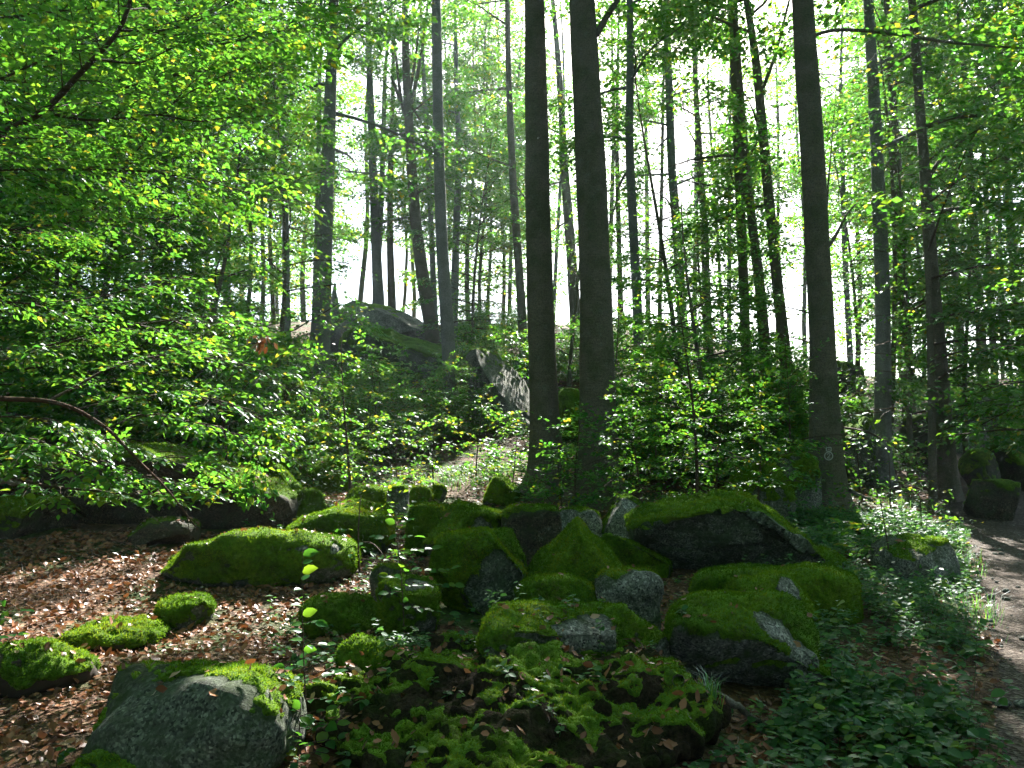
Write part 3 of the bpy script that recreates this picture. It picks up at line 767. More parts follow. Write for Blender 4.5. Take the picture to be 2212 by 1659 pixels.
def tube(pts, rad, sides=8, cap=True, wob=0.0, seed=0, lobes=None):
    pts = np.asarray(pts, float); rad = np.asarray(rad, float)
    t = unit(np.gradient(pts, axis=0))
    ref = np.array([1.0, 0, 0]) if abs(t[0][0]) < 0.8 else np.array([0, 1.0, 0])
    a = np.zeros_like(pts); x = ref
    for i in range(len(pts)):
        x = x - t[i] * (x @ t[i]); x = x / np.linalg.norm(x); a[i] = x
    b = np.cross(t, a)
    th = np.linspace(0, 2 * np.pi, sides, endpoint=False)
    ring = np.cos(th)[None, :, None] * a[:, None] + np.sin(th)[None, :, None] * b[:, None]
    rr = np.repeat(rad[:, None], sides, 1)
    if wob > 0:
        q = pts[:, None] * 1.3 + ring * 0.8 + seed
        rr = rr * (1 + wob * fbm(q, 3))
    if lobes is not None:
        rr = rr * (1 + lobes[:, None] * np.clip(np.cos(5 * th + seed)[None, :] + 0.5 * np.cos(3 * th + 2 * seed)[None, :], -0.5, 2))
    V = (pts[:, None] + ring * rr[..., None]).reshape(-1, 3)
    i = np.arange(len(pts) - 1)[:, None] * sides; j = np.arange(sides)[None]; j2 = (j + 1) % sides
    F = np.stack([i + j, i + j2, i + sides + j2, i + sides + j], -1).reshape(-1, 4)
    T = np.zeros((0, 3), int)
    if cap:
        V = np.concatenate([V, pts[-1:]]); e = (len(pts) - 1) * sides
        T = np.stack([e + np.arange(sides), e + (np.arange(sides) + 1) % sides, np.full(sides, len(V) - 1)], 1)
    return V, F, T
class Tubes:
    def __init__(s): s.V, s.F, s.T, s.n = [], [], [], 0
    def add(s, pts, rad, sides=5, **k):
        V, F, T = tube(pts, rad, sides, **k)
        s.V.append(V); s.F.append(F + s.n); s.T.append(T + s.n); s.n += len(V)
    def mesh(s, name, mat, loc):
        return mesh_np(name, np.concatenate(s.V) - np.asarray(loc), [np.concatenate(s.F), np.concatenate(s.T)], mat, True)
def smooth_path(pts, n):
    pts = np.asarray(pts, float)
    if len(pts) == 2: return pts[0] + (pts[1] - pts[0]) * np.linspace(0, 1, n)[:, None]
    s = np.concatenate([[0], np.cumsum(np.linalg.norm(np.diff(pts[:, :3], axis=0), axis=1))])
    q = np.linspace(0, s[-1], n)
    P = np.stack([np.interp(q, s, pts[:, k]) for k in range(pts.shape[1])], 1)
    for _ in range(max(1, n // (len(pts) * 2))):
        P[1:-1] = 0.25 * P[:-2] + 0.5 * P[1:-1] + 0.25 * P[2:]
    return P

def crown_branches(trunk_pts, z0f, z1f, rmax, nlimb, r, lowel=5, sprayL=0.9, step=0.45, rad0=0.05, tub=None, cheap=False):
    """limbs + secondaries on a trunk polyline; returns spray origins, dirs, lengths"""
    tp = np.asarray(trunk_pts); n = len(tp)
    s = np.concatenate([[0], np.cumsum(np.linalg.norm(np.diff(tp, axis=0), axis=1))]); s /= s[-1]
    O, D, L = [], [], []
    ga = r.random() * 6.28
    for i in range(nlimb):
        f = (i + r.random() * 0.8) / nlimb
        h = z0f + (z1f - z0f) * f
        p0 = np.array([np.interp(h, s, tp[:, k]) for k in range(3)])
        az = ga + i * 2.4 + 0.3 * r.normal()
        prof = (1.0 - 0.75 * f ** 1.6) * (0.75 + 0.25 * math.sin(min(1, f * 3) * 1.57))
        ln = rmax * prof * (0.75 + 0.4 * r.random())
        el = math.radians(lowel + 50 * f + 8 * r.normal())
        d = np.array([math.cos(az) * math.cos(el), math.sin(az) * math.cos(el), math.sin(el)])
        m = 7
        pts = [p0]; dd = d.copy()
        for k in range(m - 1):
            dd = dd + np.array([0, 0, -0.07]) + 0.10 * r.normal(size=3); dd /= np.linalg.norm(dd)
            pts.append(pts[-1] + dd * ln / (m - 1))
        pts = np.array(pts)
        if tub is not None and not (in_gap(pts[2]) or in_gap(pts[4])):
            tub.add(pts[::3] if cheap else pts, np.linspace(rad0 * (1 - 0.6 * f), 0.006, 3 if cheap else m), 3 if cheap else 5)
        nsec = max(3, int(ln / step))
        for k in range(nsec):
            t = 0.18 + 0.82 * (k + 0.5) / nsec
            q = np.array([np.interp(t, np.linspace(0, 1, m), pts[:, j]) for j in range(3)])
            sg = 1 if k % 2 else -1
            ldir = pts[-1] - pts[0]; ldir[2] *= 0.3; ldir /= np.linalg.norm(ldir)
            perp = np.cross(np.array([0, 0, 1.0]), ldir)
            sd = ldir * 0.6 + perp * sg * (0.8 + 0.3 * r.normal()) + np.array([0, 0, 0.12 * r.normal()])
            sd /= np.linalg.norm(sd)
            sl = ln * (0.42 * (1 - t) + 0.14) * (0.7 + 0.5 * r.random())
            if tub is not None and sl > 1.1 and not cheap:
                tub.add(np.stack([q, q + sd * sl * 0.55 + np.array([0, 0, 0.03]), q + sd * sl + np.array([0, 0, -0.05 * sl])]), [0.012, 0.008, 0.004], 3)
            ns = max(1, int(sl / (step * 0.9)))
            for j in range(ns):
                w = (j + 0.7) / ns
                O.append(q + sd * sl * w * 0.8 + np.array([0, 0, 0.05 * r.normal()]))
                a = 0.7 * r.normal()
                c_, s2 = math.cos(a), math.sin(a)
                D.append([sd[0] * c_ - sd[1] * s2, sd[0] * s2 + sd[1] * c_, sd[2] - 0.08])
                L.append(sprayL * (0.7 + 0.5 * r.random()))
        O.append(pts[-1]); D.append(dd); L.append(sprayL)
    return np.array(O), np.array(D), np.array(L)

# ------------------------------------------------------------------ big trees
TREE_XY = []
def beech(pts, label, d=None, height=24.0, crown0=0.35, rmax=4.0, nl=26, seed=1, pale=False, leaf=0.16, flare=1.35, group=None,
          limbs=(), sides=14, extra=None, lowel=5, wob=0.08, step=0.27, K=None, sprayL=0.85, templ=None):
    """pts: (px,py,width_px) from the base upwards; continued straight up to the full height"""
    r = np.random.default_rng(seed * 977 + 3)
    bx, by, bw = pts[0]
    y = hit(bx, by)[1] if d is None else d
    W = [at(px, py, y) for px, py, w in pts]
    rad = [w / 2 / FPX * y for _, _, w in pts]
    g = gh(W[0][0], y)
    # the foot: continue the first section down to the ground
    dirv = (W[1] - W[0]) / max(W[1][2] - W[0][2], 0.1)
    foot = W[0] + dirv * (g - 0.25 - W[0][2])
    if W[0][2] > g + 0.3:
        W = [foot] + W; rad = [rad[0] * 1.08] + rad
    else:
        W[0] = foot
    top_dir = unit(W[-1] - W[-2]); top_dir = unit(top_dir * 0.5 + np.array([0, 0, 0.5]) + np.array([0.03, 0.03, 0]) * r.normal(size=3))
    zt = g + height
    if zt > W[-1][2] + 1:
        k = max(2, int((zt - W[-1][2]) / 3)); base_r = rad[-1]; p0 = W[-1].copy(); ln = zt - p0[2]
        for i in range(1, k + 1):
            W.append(p0 + top_dir * ln * i / k + np.array([0.15, 0.15, 0]) * r.normal(size=3) * (i / k))
            rad.append(max(0.012, base_r * (1 - 0.95 * i / k)))
    A = np.concatenate([np.array(W), np.array(rad)[:, None]], 1)
    n = int(max(16, height * 1.6))
    A = smooth_path(A, n)
    z = A[:, 2] - g
    fl = 1 + (flare - 1) * np.exp(-np.clip(z, 0, None) / 0.35) + 0.10 * np.exp(-np.clip(z, 0, None) / 1.2)
    if d is not None and d > 26: fl = fl * 1.0
    # finer rings near the foot
    zz = np.concatenate([np.linspace(0, 0.08, 12, endpoint=False), np.linspace(0.08, 1, n)])
    A = np.stack([np.interp(zz, np.linspace(0, 1, n), A[:, k]) for k in range(4)], 1)
    z = A[:, 2] - g
    fl = 1 + (flare - 1) * np.exp(-np.clip(z, 0, None) / 0.35) + 0.10 * np.exp(-np.clip(z, 0, None) / 1.2)
    loc = np.array([A[0, 0], A[0, 1], g])
    root = empty('beech_tree', loc)
    tag(root, label, 'tree', group)
    V, F, T = tube(A[:, :3], A[:, 3] * fl, sides, True, wob, seed, 0.30 * np.exp(-np.clip(z, 0, None) / 0.28))
    bark = M['bark_pale'] if pale else M['bark']
    link('trunk', mesh_np('trunk', V - loc, [F, T], bark, True), root)
    TREE_XY.append((loc[0], loc[1], rad[0]))
    tub = Tubes()
    O, D, L = crown_branches(A[:, :3], crown0, 0.98, rmax, nl, r, lowel, sprayL, step, min(0.06, 0.35 * rad[0]), tub, y > 27)
    for lp in limbs:                       # limbs the photograph shows
        lp, wpx = lp[0], lp[1]
        yy = y + (lp[0][2] if len(lp[0]) > 2 else 0)
        q = np.array([at(p[0], p[1], y + (p[2] if len(p) > 2 else 0)) for p in lp])
        q = smooth_path(q, max(6, 4 * len(q)))
        rr = np.linspace(wpx[0], wpx[1], len(q)) / 2 / FPX * y
        V, F, T = tube(q, rr, 8, True, 0.1, seed)
        link('branch', mesh_np('branch', V - loc, [F, T], bark, True), root)
        ln = np.linalg.norm(np.diff(q, axis=0), axis=1).sum()
        ns = int(ln / 0.35)
        for k in range(ns):
            t = 0.2 + 0.8 * (k + r.random()) / ns
            p = np.array([np.interp(t, np.linspace(0, 1, len(q)), q[:, j]) for j in range(3)])
            dd = (q[-1] - q[0]); dd = unit(dd) + 0.9 * r.normal(size=3) * np.array([1, 1, 0.25])
            O = np.concatenate([O, [p]]); D = np.concatenate([D, [dd]]); L = np.concatenate([L, [sprayL * 0.8]])
    if extra is not None:
        O = np.concatenate([O, extra[0]]); D = np.concatenate([D, extra[1]]); L = np.concatenate([L, extra[2]])
    kp = cull(O, r)
    O, D, L = O[kp], D[kp], L[kp]
    P, LD, LN, S = spray_leaves(O, D, L, leaf, r, 0.45, K)
    kp = sun_keep(P, r); P, LD, LN, S = P[kp], LD[kp], LN[kp], S[kp]
    c = link('crown', foliage_mesh('crown', P, LD, LN, S, templ or (LEAF_TRI if y > 27 else LEAF_LO), M['leaf'], r, loc), root); c['kind'] = 'stuff'
    if tub.n:
        b = link('branchwork', tub.mesh('branchwork', bark, loc), root); b['kind'] = 'stuff'
    return root

# pair in the centre, right-hand big trunk
beech([(1183, 1072, 82), (1178, 950, 64), (1168, 700, 58), (1163, 500, 56), (1158, 200, 50), (1155, 0, 46)], 'dark thick trunk, the left one of the central pair', seed=1, crown0=0.45, height=25, sides=36, flare=1.6, rmax=4.5, nl=11)
beech([(1292, 1085, 96), (1293, 950, 78), (1288, 700, 72), (1283, 500, 68), (1270, 250, 64), (1257, 0, 58)], 'dark thick trunk, the right one of the central pair', seed=2, crown0=0.45, height=26, sides=36, flare=1.5, rmax=4.5, nl=11,
      limbs=[([(1288, 75), (1308, 40), (1335, 0), (1350, -60)], (16, 8))])
beech([(1787, 1112, 74), (1782, 900, 62), (1774, 700, 52), (1764, 500, 50), (1750, 250, 52), (1733, 0, 46)], 'thick dark trunk with trail mark right of the largest boulder', seed=3, crown0=0.42, height=25, sides=36, flare=1.5, rmax=4.5, nl=11,
      limbs=[([(1752, 80), (1785, 62), (1900, 68), (2050, 92), (2230, 106)], (9, 5)), ([(1785, 540), (1808, 505), (1830, 460), (1850, 440)], (9, 3))])
beech([(690, 862, 40), (703, 500, 33), (712, 250, 28), (722, 0, 22)], 'tall grey trunk left of the rock outcrop', d=20.5, seed=4, pale=True, crown0=0.27, height=25)
beech([(972, 805, 30), (953, 500, 26), (946, 250, 24), (942, 0, 21)], 'straight pale grey trunk beside the black-faced slab', d=22.5, seed=5, pale=True, crown0=0.5, height=27)
beech([(928, 690, 30), (910, 580, 28), (895, 450, 24), (884, 280, 20), (877, 150, 18), (874, 20, 14)], 'dark forked beech rising from the ridge left of centre', d=31, seed=6, crown0=0.28, height=24, pale=False,
      limbs=[([(882, 255), (862, 210), (845, 165)], (10, 6)), ([(884, 270), (868, 230), (858, 150), (850, 60)], (9, 4)), ([(886, 235), (898, 180), (915, 90), (925, 0)], (10, 5)), ([(885, 200), (897, 130), (905, 60)], (8, 4))])
beech([(1132, 760, 20), (1120, 560, 18), (1108, 400, 17), (1098, 150, 13), (1096, 0, 11)], 'slim trunk just left of the central pair', d=29, seed=7, crown0=0.28, height=25)
beech([(1382, 815, 22), (1375, 620, 21), (1368, 500, 20), (1358, 300, 19), (1362, 150, 18), (1360, 0, 15)], 'slightly wavy grey trunk just right of the central pair', d=22, seed=8, pale=True, crown0=0.27, height=25)
beech([(1475, 700, 22), (1465, 540, 21), (1450, 350, 19), (1446, 200, 18), (1440, 60, 15)], 'grey trunk in front of the brightest sky gap', d=28, seed=9, pale=True, crown0=0.27, height=24)
beech([(1530, 760, 20), (1522, 500, 17), (1510, 320, 14), (1500, 150, 10)], 'thin trunk right of the brightest sky gap', d=33, seed=10, crown0=0.28)
beech([(1612, 790, 22), (1606, 600, 21), (1598, 400, 22), (1590, 200, 22), (1582, 0, 18)], 'dark trunk standing before the sun glow', d=24, seed=11, crown0=0.27, height=25,
      limbs=[([(1605, 395), (1622, 330), (1640, 300)], (8, 4))])
beech([(1656, 800, 26), (1640, 600, 22), (1624, 480, 20), (1606, 300, 18), (1598, 180, 14)], 'leaning dark trunk crossing the sun-glow trunk', d=23, seed=12, crown0=0.27, height=24)
beech([(1700, 800, 26), (1680, 620, 23), (1660, 420, 22), (1640, 200, 20), (1628, 90, 18), (1612, 0, 14)], 'slender curved trunk left of the marked big trunk', d=22, seed=13, crown0=0.27, height=24,
      limbs=[([(1648, 190), (1672, 130), (1690, 60), (1705, 0)], (9, 5))])
beech([(1905, 1000, 36), (1908, 800, 33), (1906, 600, 31), (1895, 350, 27), (1888, 200, 25), (1878, 60, 22)], 'straight grey trunk rising beside the path', d=18, seed=14, pale=True, crown0=0.27, height=24)
beech([(2048, 1035, 36), (2035, 850, 33), (2018, 650, 28), (2003, 450, 25), (1996, 350, 22)], 'leaning dark trunk right of the straight grey one by the path', d=16.5, seed=15, crown0=0.27, height=22,
      limbs=[([(2000, 400), (2025, 350), (2060, 320), (2110, 280)], (10, 5))])
beech([(1968, 960, 28), (1960, 800, 26), (1948, 600, 24), (1940, 400, 20)], 'dim trunk between the two path-side trunks', d=22, seed=16, crown0=0.35)
beech([(2085, 830, 17), (2068, 650, 15), (2052, 480, 13), (2040, 300, 11)], 'thin leaning trunk at right in front of bright leaves', d=26, seed=17, crown0=0.4)
beech([(2125, 850, 22), (2118, 700, 20), (2108, 560, 18), (2095, 350, 15)], 'stouter trunk at right behind the thin leaning one', d=27, seed=18, crown0=0.4)
beech([(2150, 860, 15), (2143, 700, 14), (2136, 560, 12), (2128, 380, 10)], 'thin trunk close beside the stouter one at right', d=30, seed=19, crown0=0.4)
beech([(2215, 840, 22), (2195, 620, 19), (2178, 430, 17), (2165, 200, 14)], 'trunk leaning in at the right edge', d=25, seed=20, crown0=0.4)
beech([(1955, 780, 14), (1950, 600, 13), (1940, 400, 11)], 'thin trunk glimpsed behind the straight grey one', d=34, seed=21, crown0=0.35)
beech([(1838, 800, 13), (1830, 650, 12), (1822, 480, 11)], 'pale thin trunk in the haze right of the marked trunk', d=34, seed=22, pale=True, crown0=0.4)
# ridge trees
beech([(818, 660, 26), (812, 520, 21), (805, 350, 18), (798, 150, 14)], 'stout trunk on top of the ridge outcrop', d=36, seed=23, pale=True, crown0=0.22)
beech([(812, 640, 14), (822, 480, 13), (828, 300, 11)], 'thin trunk grown against the stout outcrop trunk', d=37, seed=24, pale=True, crown0=0.22)
beech([(846, 650, 18), (842, 500, 14), (843, 370, 13), (848, 250, 10)], 'short-looking trunk right of the stout outcrop trunk', d=38, seed=25, crown0=0.28)
beech([(939, 690, 14), (932, 500, 12), (922, 300, 11)], 'thin trunk behind the forked beech', d=36, seed=26, pale=True, crown0=0.22)
beech([(980, 690, 18), (985, 520, 16), (992, 320, 13), (985, 180, 10)], 'bent pale trunk right of the straight pale grey one', d=34, seed=27, pale=True, crown0=0.22)
beech([(1240, 640, 24), (1232, 520, 22), (1220, 380, 19), (1212, 220, 15)], 'trunk seen between the two central trunks', d=35, seed=28, crown0=0.22)
beech([(618, 620, 17), (617, 480, 15), (614, 330, 13), (612, 150, 11)], 'pale trunk left of the tall grey one', d=34, seed=29, pale=True, crown0=0.22)
beech([(682, 640, 15), (686, 480, 13), (689, 300, 11)], 'pale trunk directly behind the tall grey one', d=36, seed=30, pale=True, crown0=0.22)
beech([(1340, 640, 12), (1336, 480, 11), (1332, 300, 9)], 'thin trunk right behind the central pair', d=38, seed=31, crown0=0.22)
beech([(158, 640, 26), (166, 480, 24), (174, 300, 22)], 'dim dark trunk far left among the leaves', d=22, seed=32, crown0=0.3)
beech([(346, 820, 46), (350, 580, 42), (354, 350, 38)], 'broad shaded trunk behind the left thicket', d=17.5, seed=33, crown0=0.35, height=24)
beech([(425, 650, 22), (424, 560, 21), (430, 350, 18)], 'shaded trunk right of the broad one in the left thicket', d=27, seed=34, crown0=0.3)
beech([(490, 620, 16), (488, 480, 15), (486, 350, 13)], 'hazy trunk in the left thicket beside a sky gap', d=32, seed=35, pale=True, crown0=0.3)
SHARED = []
def shared_crowns():
    for v in range(4):
        r = np.random.default_rng(3000 + v)
        z = np.linspace(0, 20, 12); tp = np.stack([0.3 * np.sin(z * 0.3 + v), 0.3 * np.cos(z * 0.25 + v), z], 1)
        tub = Tubes()
        O, D, L = crown_branches(tp, 0.08 + 0.06 * v, 1.0, 4.4, 34, r, 3, 1.0, 0.36, 0.04, tub, True)
        P, LD, LN, S = spray_leaves(O, D, L, 0.18, r, 0.45)
        SHARED.append((foliage_mesh('crown', P, LD, LN, S, LEAF_LO, M['leaf'], r, (0, 0, 0), 0.12), tub.mesh('branchwork', M['bark'], (0, 0, 0))))  # hue offset yellows the far leaves, painting in a backlit glow
_ga = GAP_ARR; GAP_ARR = None
shared_crowns()
GAP_ARR = _ga
def far_beech(px, d, w, ln, label, group, k, h, pale, crown=True):
    b = at(px, 690, d); x = b[0]; g = gh(x, d); r0 = w / 2 / FPX * d
    root = empty('beech_tree', (x, d, g)); tag(root, label, 'tree', group)
    z = np.linspace(-0.2, h, 10); lx = ln / FPX * d
    pts = np.stack([lx * z / h + 0.15 * np.sin(z * 0.5 + k), 0.1 * np.sin(z * 0.4 + k), z], 1)
    V, F, T = tube(pts, np.linspace(r0 * 1.1, 0.02, 10), 8, True, 0.08, k)
    link('trunk', mesh_np('trunk', V, [F, T], M['bark_pale'] if pale else M['bark'], True), root)
    if crown:
        for q, nm in ((0, 'crown'), (1, 'branchwork')):
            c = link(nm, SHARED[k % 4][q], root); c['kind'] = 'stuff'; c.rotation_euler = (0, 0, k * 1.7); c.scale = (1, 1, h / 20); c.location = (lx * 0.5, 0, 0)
rr = np.random.default_rng(99)
thin = [(530, 36), (560, 42), (585, 40), (655, 44), (705, 46), (780, 44), (870, 46), (890, 48), (955, 45), (1010, 44), (1040, 42), (1058, 45), (1088, 46), (1100, 44), (1150, 47), (1195, 42),
        (1315, 44), (1400, 46), (1425, 42), (1500, 44), (1560, 46), (1575, 40), (1680, 45), (1740, 42), (1850, 44), (1990, 40), (2020, 42), (2175, 38), (60, 30), (110, 36), (250, 32), (290, 38), (20, 26),
        (600, 55), (1940, 50), (2060, 54), (2160, 50), (440, 50), (520, 54), (380, 46), (200, 44), (90, 48)]
for i, (px, d) in enumerate(thin):
    ln = rr.normal() * 14
    w = rr.uniform(7, 12)
    sec = 'left' if px < 760 else ('centre' if px < 1440 else 'right')
    lab = {'left': 'slender backlit trunk far back in the wood, left of the outcrop', 'centre': 'slender backlit trunk on the skyline of the central ridge', 'right': 'slender backlit trunk far back in the wood, right of the sun glow'}[sec]
    grp = 'far slender trunks, ' + sec; h = 19 + 5 * rr.random()
    if 1090 < px < 1700 and d < 50:
        beech([(px, 690, w), (px + ln * 0.4, 500, w * 0.9), (px + ln, 260, w * 0.75)], lab, d=d, seed=200 + i, crown0=0.16, height=h, rmax=4.0, nl=30, leaf=0.19, pale=bool(i % 2), sides=8, group=grp, sprayL=1.1, step=0.45)
    else:
        far_beech(px, d, w, ln, lab, grp, i, h, bool(i % 2), not (690 <= px <= 900 or 1400 < px < 1530))

# ------------------------------------------------------------------ young trees and saplings (layered understorey)
def sapling(px, py, d, h, label, seed=1, rmax=0.9, nl=12, leaf=0.08, lean=(0, 0), c0=0.2, group=None, name='beech_sapling', sprayL=0.40, step=0.19, stemr=None, hue=0.0, K=None, view=True, lowel=5):
    r = np.random.default_rng(seed * 31 + 5)
    p = hit(px, py) if d is None else at(px, py, d)
    x, y = p[0], p[1]
    g = gh(x, y)
    n = 9
    t = np.linspace(0, 1, n)
    pts = np.stack([x + lean[0] * t + 0.04 * h * np.sin(t * 3 + seed), y + lean[1] * t + 0.03 * h * np.sin(t * 4 + 2 * seed), g - 0.05 + (h + 0.05) * t], 1)
    loc = np.array([x, y, g])
    root = empty(name, loc); tag(root, label, 'sapling' if h < 3.5 else 'young tree', group)
    sr = stemr or (0.006 + 0.008 * h)
    V, F, T = tube(pts, np.linspace(sr, 0.004, n), 6, True)
    link('stem', mesh_np('stem', V - loc, [F, T], M['twig'] if h < 3.5 else M['bark'], True), root)
    tub = Tubes()
    O, D, L = crown_branches(pts, c0, 1.0, rmax, nl, r, lowel, sprayL, step, max(0.006, 0.35 * sr), tub)
    kp = cull(O, r, view)
    O, D, L = O[kp], D[kp], L[kp]
    P, LD, LN, S = spray_leaves(O, D, L, leaf, r, 0.35, K)
    kp = sun_keep(P, r); P, LD, LN, S = P[kp], LD[kp], LN[kp], S[kp]
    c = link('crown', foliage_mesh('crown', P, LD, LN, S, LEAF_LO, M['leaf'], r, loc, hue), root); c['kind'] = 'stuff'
    if tub.n:
        b = link('branchwork', tub.mesh('branchwork', M['twig'], loc), root); b['kind'] = 'stuff'
    return root
# individually recognisable ones
sapling(1488, 1075, 11.6, 3.3, 'slim dark-stemmed sapling growing just behind the largest boulder', 1, 1.1, 18, 0.075, c0=0.25)
sapling(1380, 1060, 12.2, 1.7, 'bushy sapling between the central trunks and the largest boulder', 2, 0.9, 12)
sapling(1430, 1050, 13.2, 2.2, 'bushy sapling behind the left end of the largest boulder', 3, 1.0, 14)
sapling(1560, 1060, 12.4, 2.1, 'leafy sapling above the middle of the largest boulder', 4, 1.1, 14)
sapling(1640, 1060, 12.0, 1.8, 'leafy sapling above the right end of the largest boulder', 5, 1.0, 13)
sapling(1700, 1030, 13.5, 2.6, 'broad shaded sapling left of the marked trunk', 6, 1.3, 16)
sapling(1850, 1060, 13.6, 1.6, 'shaded sapling right of the marked trunk', 7, 1.1, 12)
sapling(745, 1000, 14.0, 3.0, 'tall thin sapling with bright leaves in front of the tall grey trunk', 8, 0.9, 16, 0.085, hue=0.15)
sapling(1215, 1050, 12.6, 0.9, 'low leafy shoot between the feet of the central pair', 9, 0.6, 9)
sapling(1250, 990, 12.9, 1.5, 'leafy shoot spreading across the central trunks', 10, 0.8, 10)
sapling(1325, 880, 15.5, 3.6, 'sapling whose bright sprays cross the right central trunk', 11, 1.0, 16)
sapling(1920, 1060, 13.2, 1.1, 'sunlit seedling at the foot of the straight grey trunk', 12, 0.5, 8, hue=0.25)
sapling(1985, 1100, 11.5, 0.8, 'sunlit seedling beside the path in the bright herbs', 13, 0.5, 8, hue=0.25)
sapling(1915, 1210, 9.2, 0.9, 'small leafy shoot left of the path-side stone', 14, 0.4, 8, hue=0.2)
sapling(860, 1010, 14.0, 1.1, 'bright shrub in the middle of the sunny clearing edge', 15, 0.9, 12, hue=0.2)
sapling(940, 1000, 15.0, 1.3, 'bright shrub left of the clearing light', 16, 0.9, 12, hue=0.2)
sapling(1035, 985, 16.0, 1.5, 'brightest sunlit shrub left of the central trunks', 17, 1.0, 14, hue=0.3)
sapling(1110, 990, 15.5, 1.2, 'blue-green shaded shrub beside the left central trunk', 18, 0.9, 12)
sapling(790, 1000, 14.6, 1.4, 'shrub under the tall thin sapling', 19, 0.9, 12)
sapling(660, 960, 14.5, 1.2, 'shrub with sunlit flat sprays below the tall grey trunk', 20, 1.2, 13, hue=0.2)
sapling(590, 940, 15.5, 1.6, 'shaded shrub behind the huge overhanging boulder', 21, 1.2, 13)
sapling(780, 1165, 8.8, 0.9, 'sunlit sapling in front of the wedge-shaped boulder', 22, 0.5, 9, 0.065, hue=0.2)
# thickets
PROTO = []
def proto_saplings():
    for v in range(6):
        r = np.random.default_rng(4000 + v); h = 2.0; n = 9; t = np.linspace(0, 1, n)
        pts = np.stack([0.08 * np.sin(t * 3 + v), 0.06 * np.sin(t * 4 + 2 * v), -0.05 + h * t], 1)
        V, F, T = tube(pts, np.linspace(0.018, 0.004, n), 6, True)
        st = mesh_np('stem', V, [F, T], M['twig'], True)
        tub = Tubes()
        O, D, L = crown_branches(pts, 0.08, 1.0, 1.25, 20, r, 4, 0.46, 0.17, 0.008, tub)
        P, LD, LN, S = spray_leaves(O, D, L, 0.088, r, 0.38)
        PROTO.append((st, foliage_mesh('crown', P, LD, LN, S, LEAF_LO, M['leaf'], r, (0, 0, 0), 0.05 * (v % 3)), tub.mesh('branchwork', M['twig'], (0, 0, 0))))
_ga = GAP_ARR; GAP_ARR = None
proto_saplings()
GAP_ARR = _ga
def thicket(n, x0, x1, y0, y1, d0, d1, h0, h1, label, group, seed, **kw):
    r = np.random.default_rng(seed)
    for i in range(n):
        d = math.sqrt(r.uniform(d0 * d0, d1 * d1)); x = at(r.uniform(x0, x1), 900, d)[0]
        if path_dist(np.array([x]), np.array([d]))[0] < 1.5 or math.hypot(x + 0.9, d - 16.2) < 1.7 or math.hypot(x + 1.6, d - 14.6) < 1.2: continue
        pu = 1106 + x / d * FPX
        if 985 < pu < 1165 and 15 < d < 22: continue
        root = empty('beech_sapling', (x, d, gh(x, d))); tag(root, label, 'sapling', group)
        k = r.uniform(h0, h1) / 2.0 * (0.55 if 680 < pu < 985 and d > 21 else 1); root.scale = (0.55 + 0.5 * k, 0.55 + 0.5 * k, k); root.rotation_euler = (0.08 * r.normal(), 0.08 * r.normal(), r.random() * 6.28)
        for q, nm in enumerate(('stem', 'crown', 'branchwork')):
            c = link(nm, PROTO[int(i * 7 + seed) % 6][q], root)
            if q: c['kind'] = 'stuff'
thicket(44, 480, 1120, 0, 0, 16, 27, 1.1, 2.4, 'young beech of the green thicket between outcrop and clearing', 'thicket below the outcrop', 31, leaf=0.11, sprayL=0.5, step=0.24)
thicket(26, 1340, 1760, 0, 0, 15, 26, 1.2, 2.8, 'young beech of the thicket between the central pair and marked trunk', 'thicket right of the central pair', 32, leaf=0.11, sprayL=0.5, step=0.24)
thicket(34, -60, 520, 0, 0, 13, 26, 1.5, 3.2, 'young beech of the dark thicket behind the huge boulder', 'thicket at left', 33, leaf=0.11, sprayL=0.5, step=0.24)
thicket(20, 1780, 2260, 0, 0, 17, 30, 0.9, 2.2, 'young beech among the shaded rocks above the path', 'thicket above the path', 34, leaf=0.11, sprayL=0.5, step=0.24)
thicket(26, 960, 1350, 0, 0, 24, 40, 0.9, 2.0, 'low young beech on the slope below the ridge', 'shrubs below the ridge', 35, leaf=0.13, sprayL=0.6, step=0.3)
# mid-storey trees with low layered crowns
mids = [(-20, 12, 8, 3.0, 'young layered beech at the left edge behind the overhanging branches'), (120, 15, 9, 3.2, 'young layered beech left of the broad shaded trunk'),
        (260, 13, 8, 2.8, 'young layered beech in front of the broad shaded trunk'), (430, 16, 9, 3.0, 'young layered beech right of the broad shaded trunk'),
        (560, 19, 10, 3.0, 'young layered beech left of the tall grey trunk'), (330, 22, 11, 3.4, 'taller layered beech deep in the left thicket'), (60, 20, 11, 3.4, 'taller layered beech deep at far left'),
        (1845, 17.5, 9, 2.8, 'young layered beech between the marked and the straight grey trunk'), (2120, 20, 9, 3.0, 'young layered beech above the path'), (2330, 14, 9, 3.2, 'young layered beech reaching in over the right edge'),
        (1960, 19, 11, 3.2, 'taller layered beech behind the path-side trunks'), (1830, 22, 10, 2.8, 'young layered beech behind the marked trunk'),
        (1500, 18, 7, 2.4, 'young layered beech under the sky gap'), (1560, 24, 9, 2.8, 'layered beech behind the sapling on the largest boulder'), (1040, 30, 10, 2.8, 'layered beech above the black-faced slab'), (1250, 27, 9, 2.6, 'layered beech showing between the central pair'),
        (2010, 16, 14, 3.4, 'taller layered beech whose high sprays fill the upper right'), (1900, 20, 14, 3.2, 'taller layered beech right of the marked trunk'), (1430, 23, 13, 2.8, 'taller layered beech beside the wavy grey trunk')]
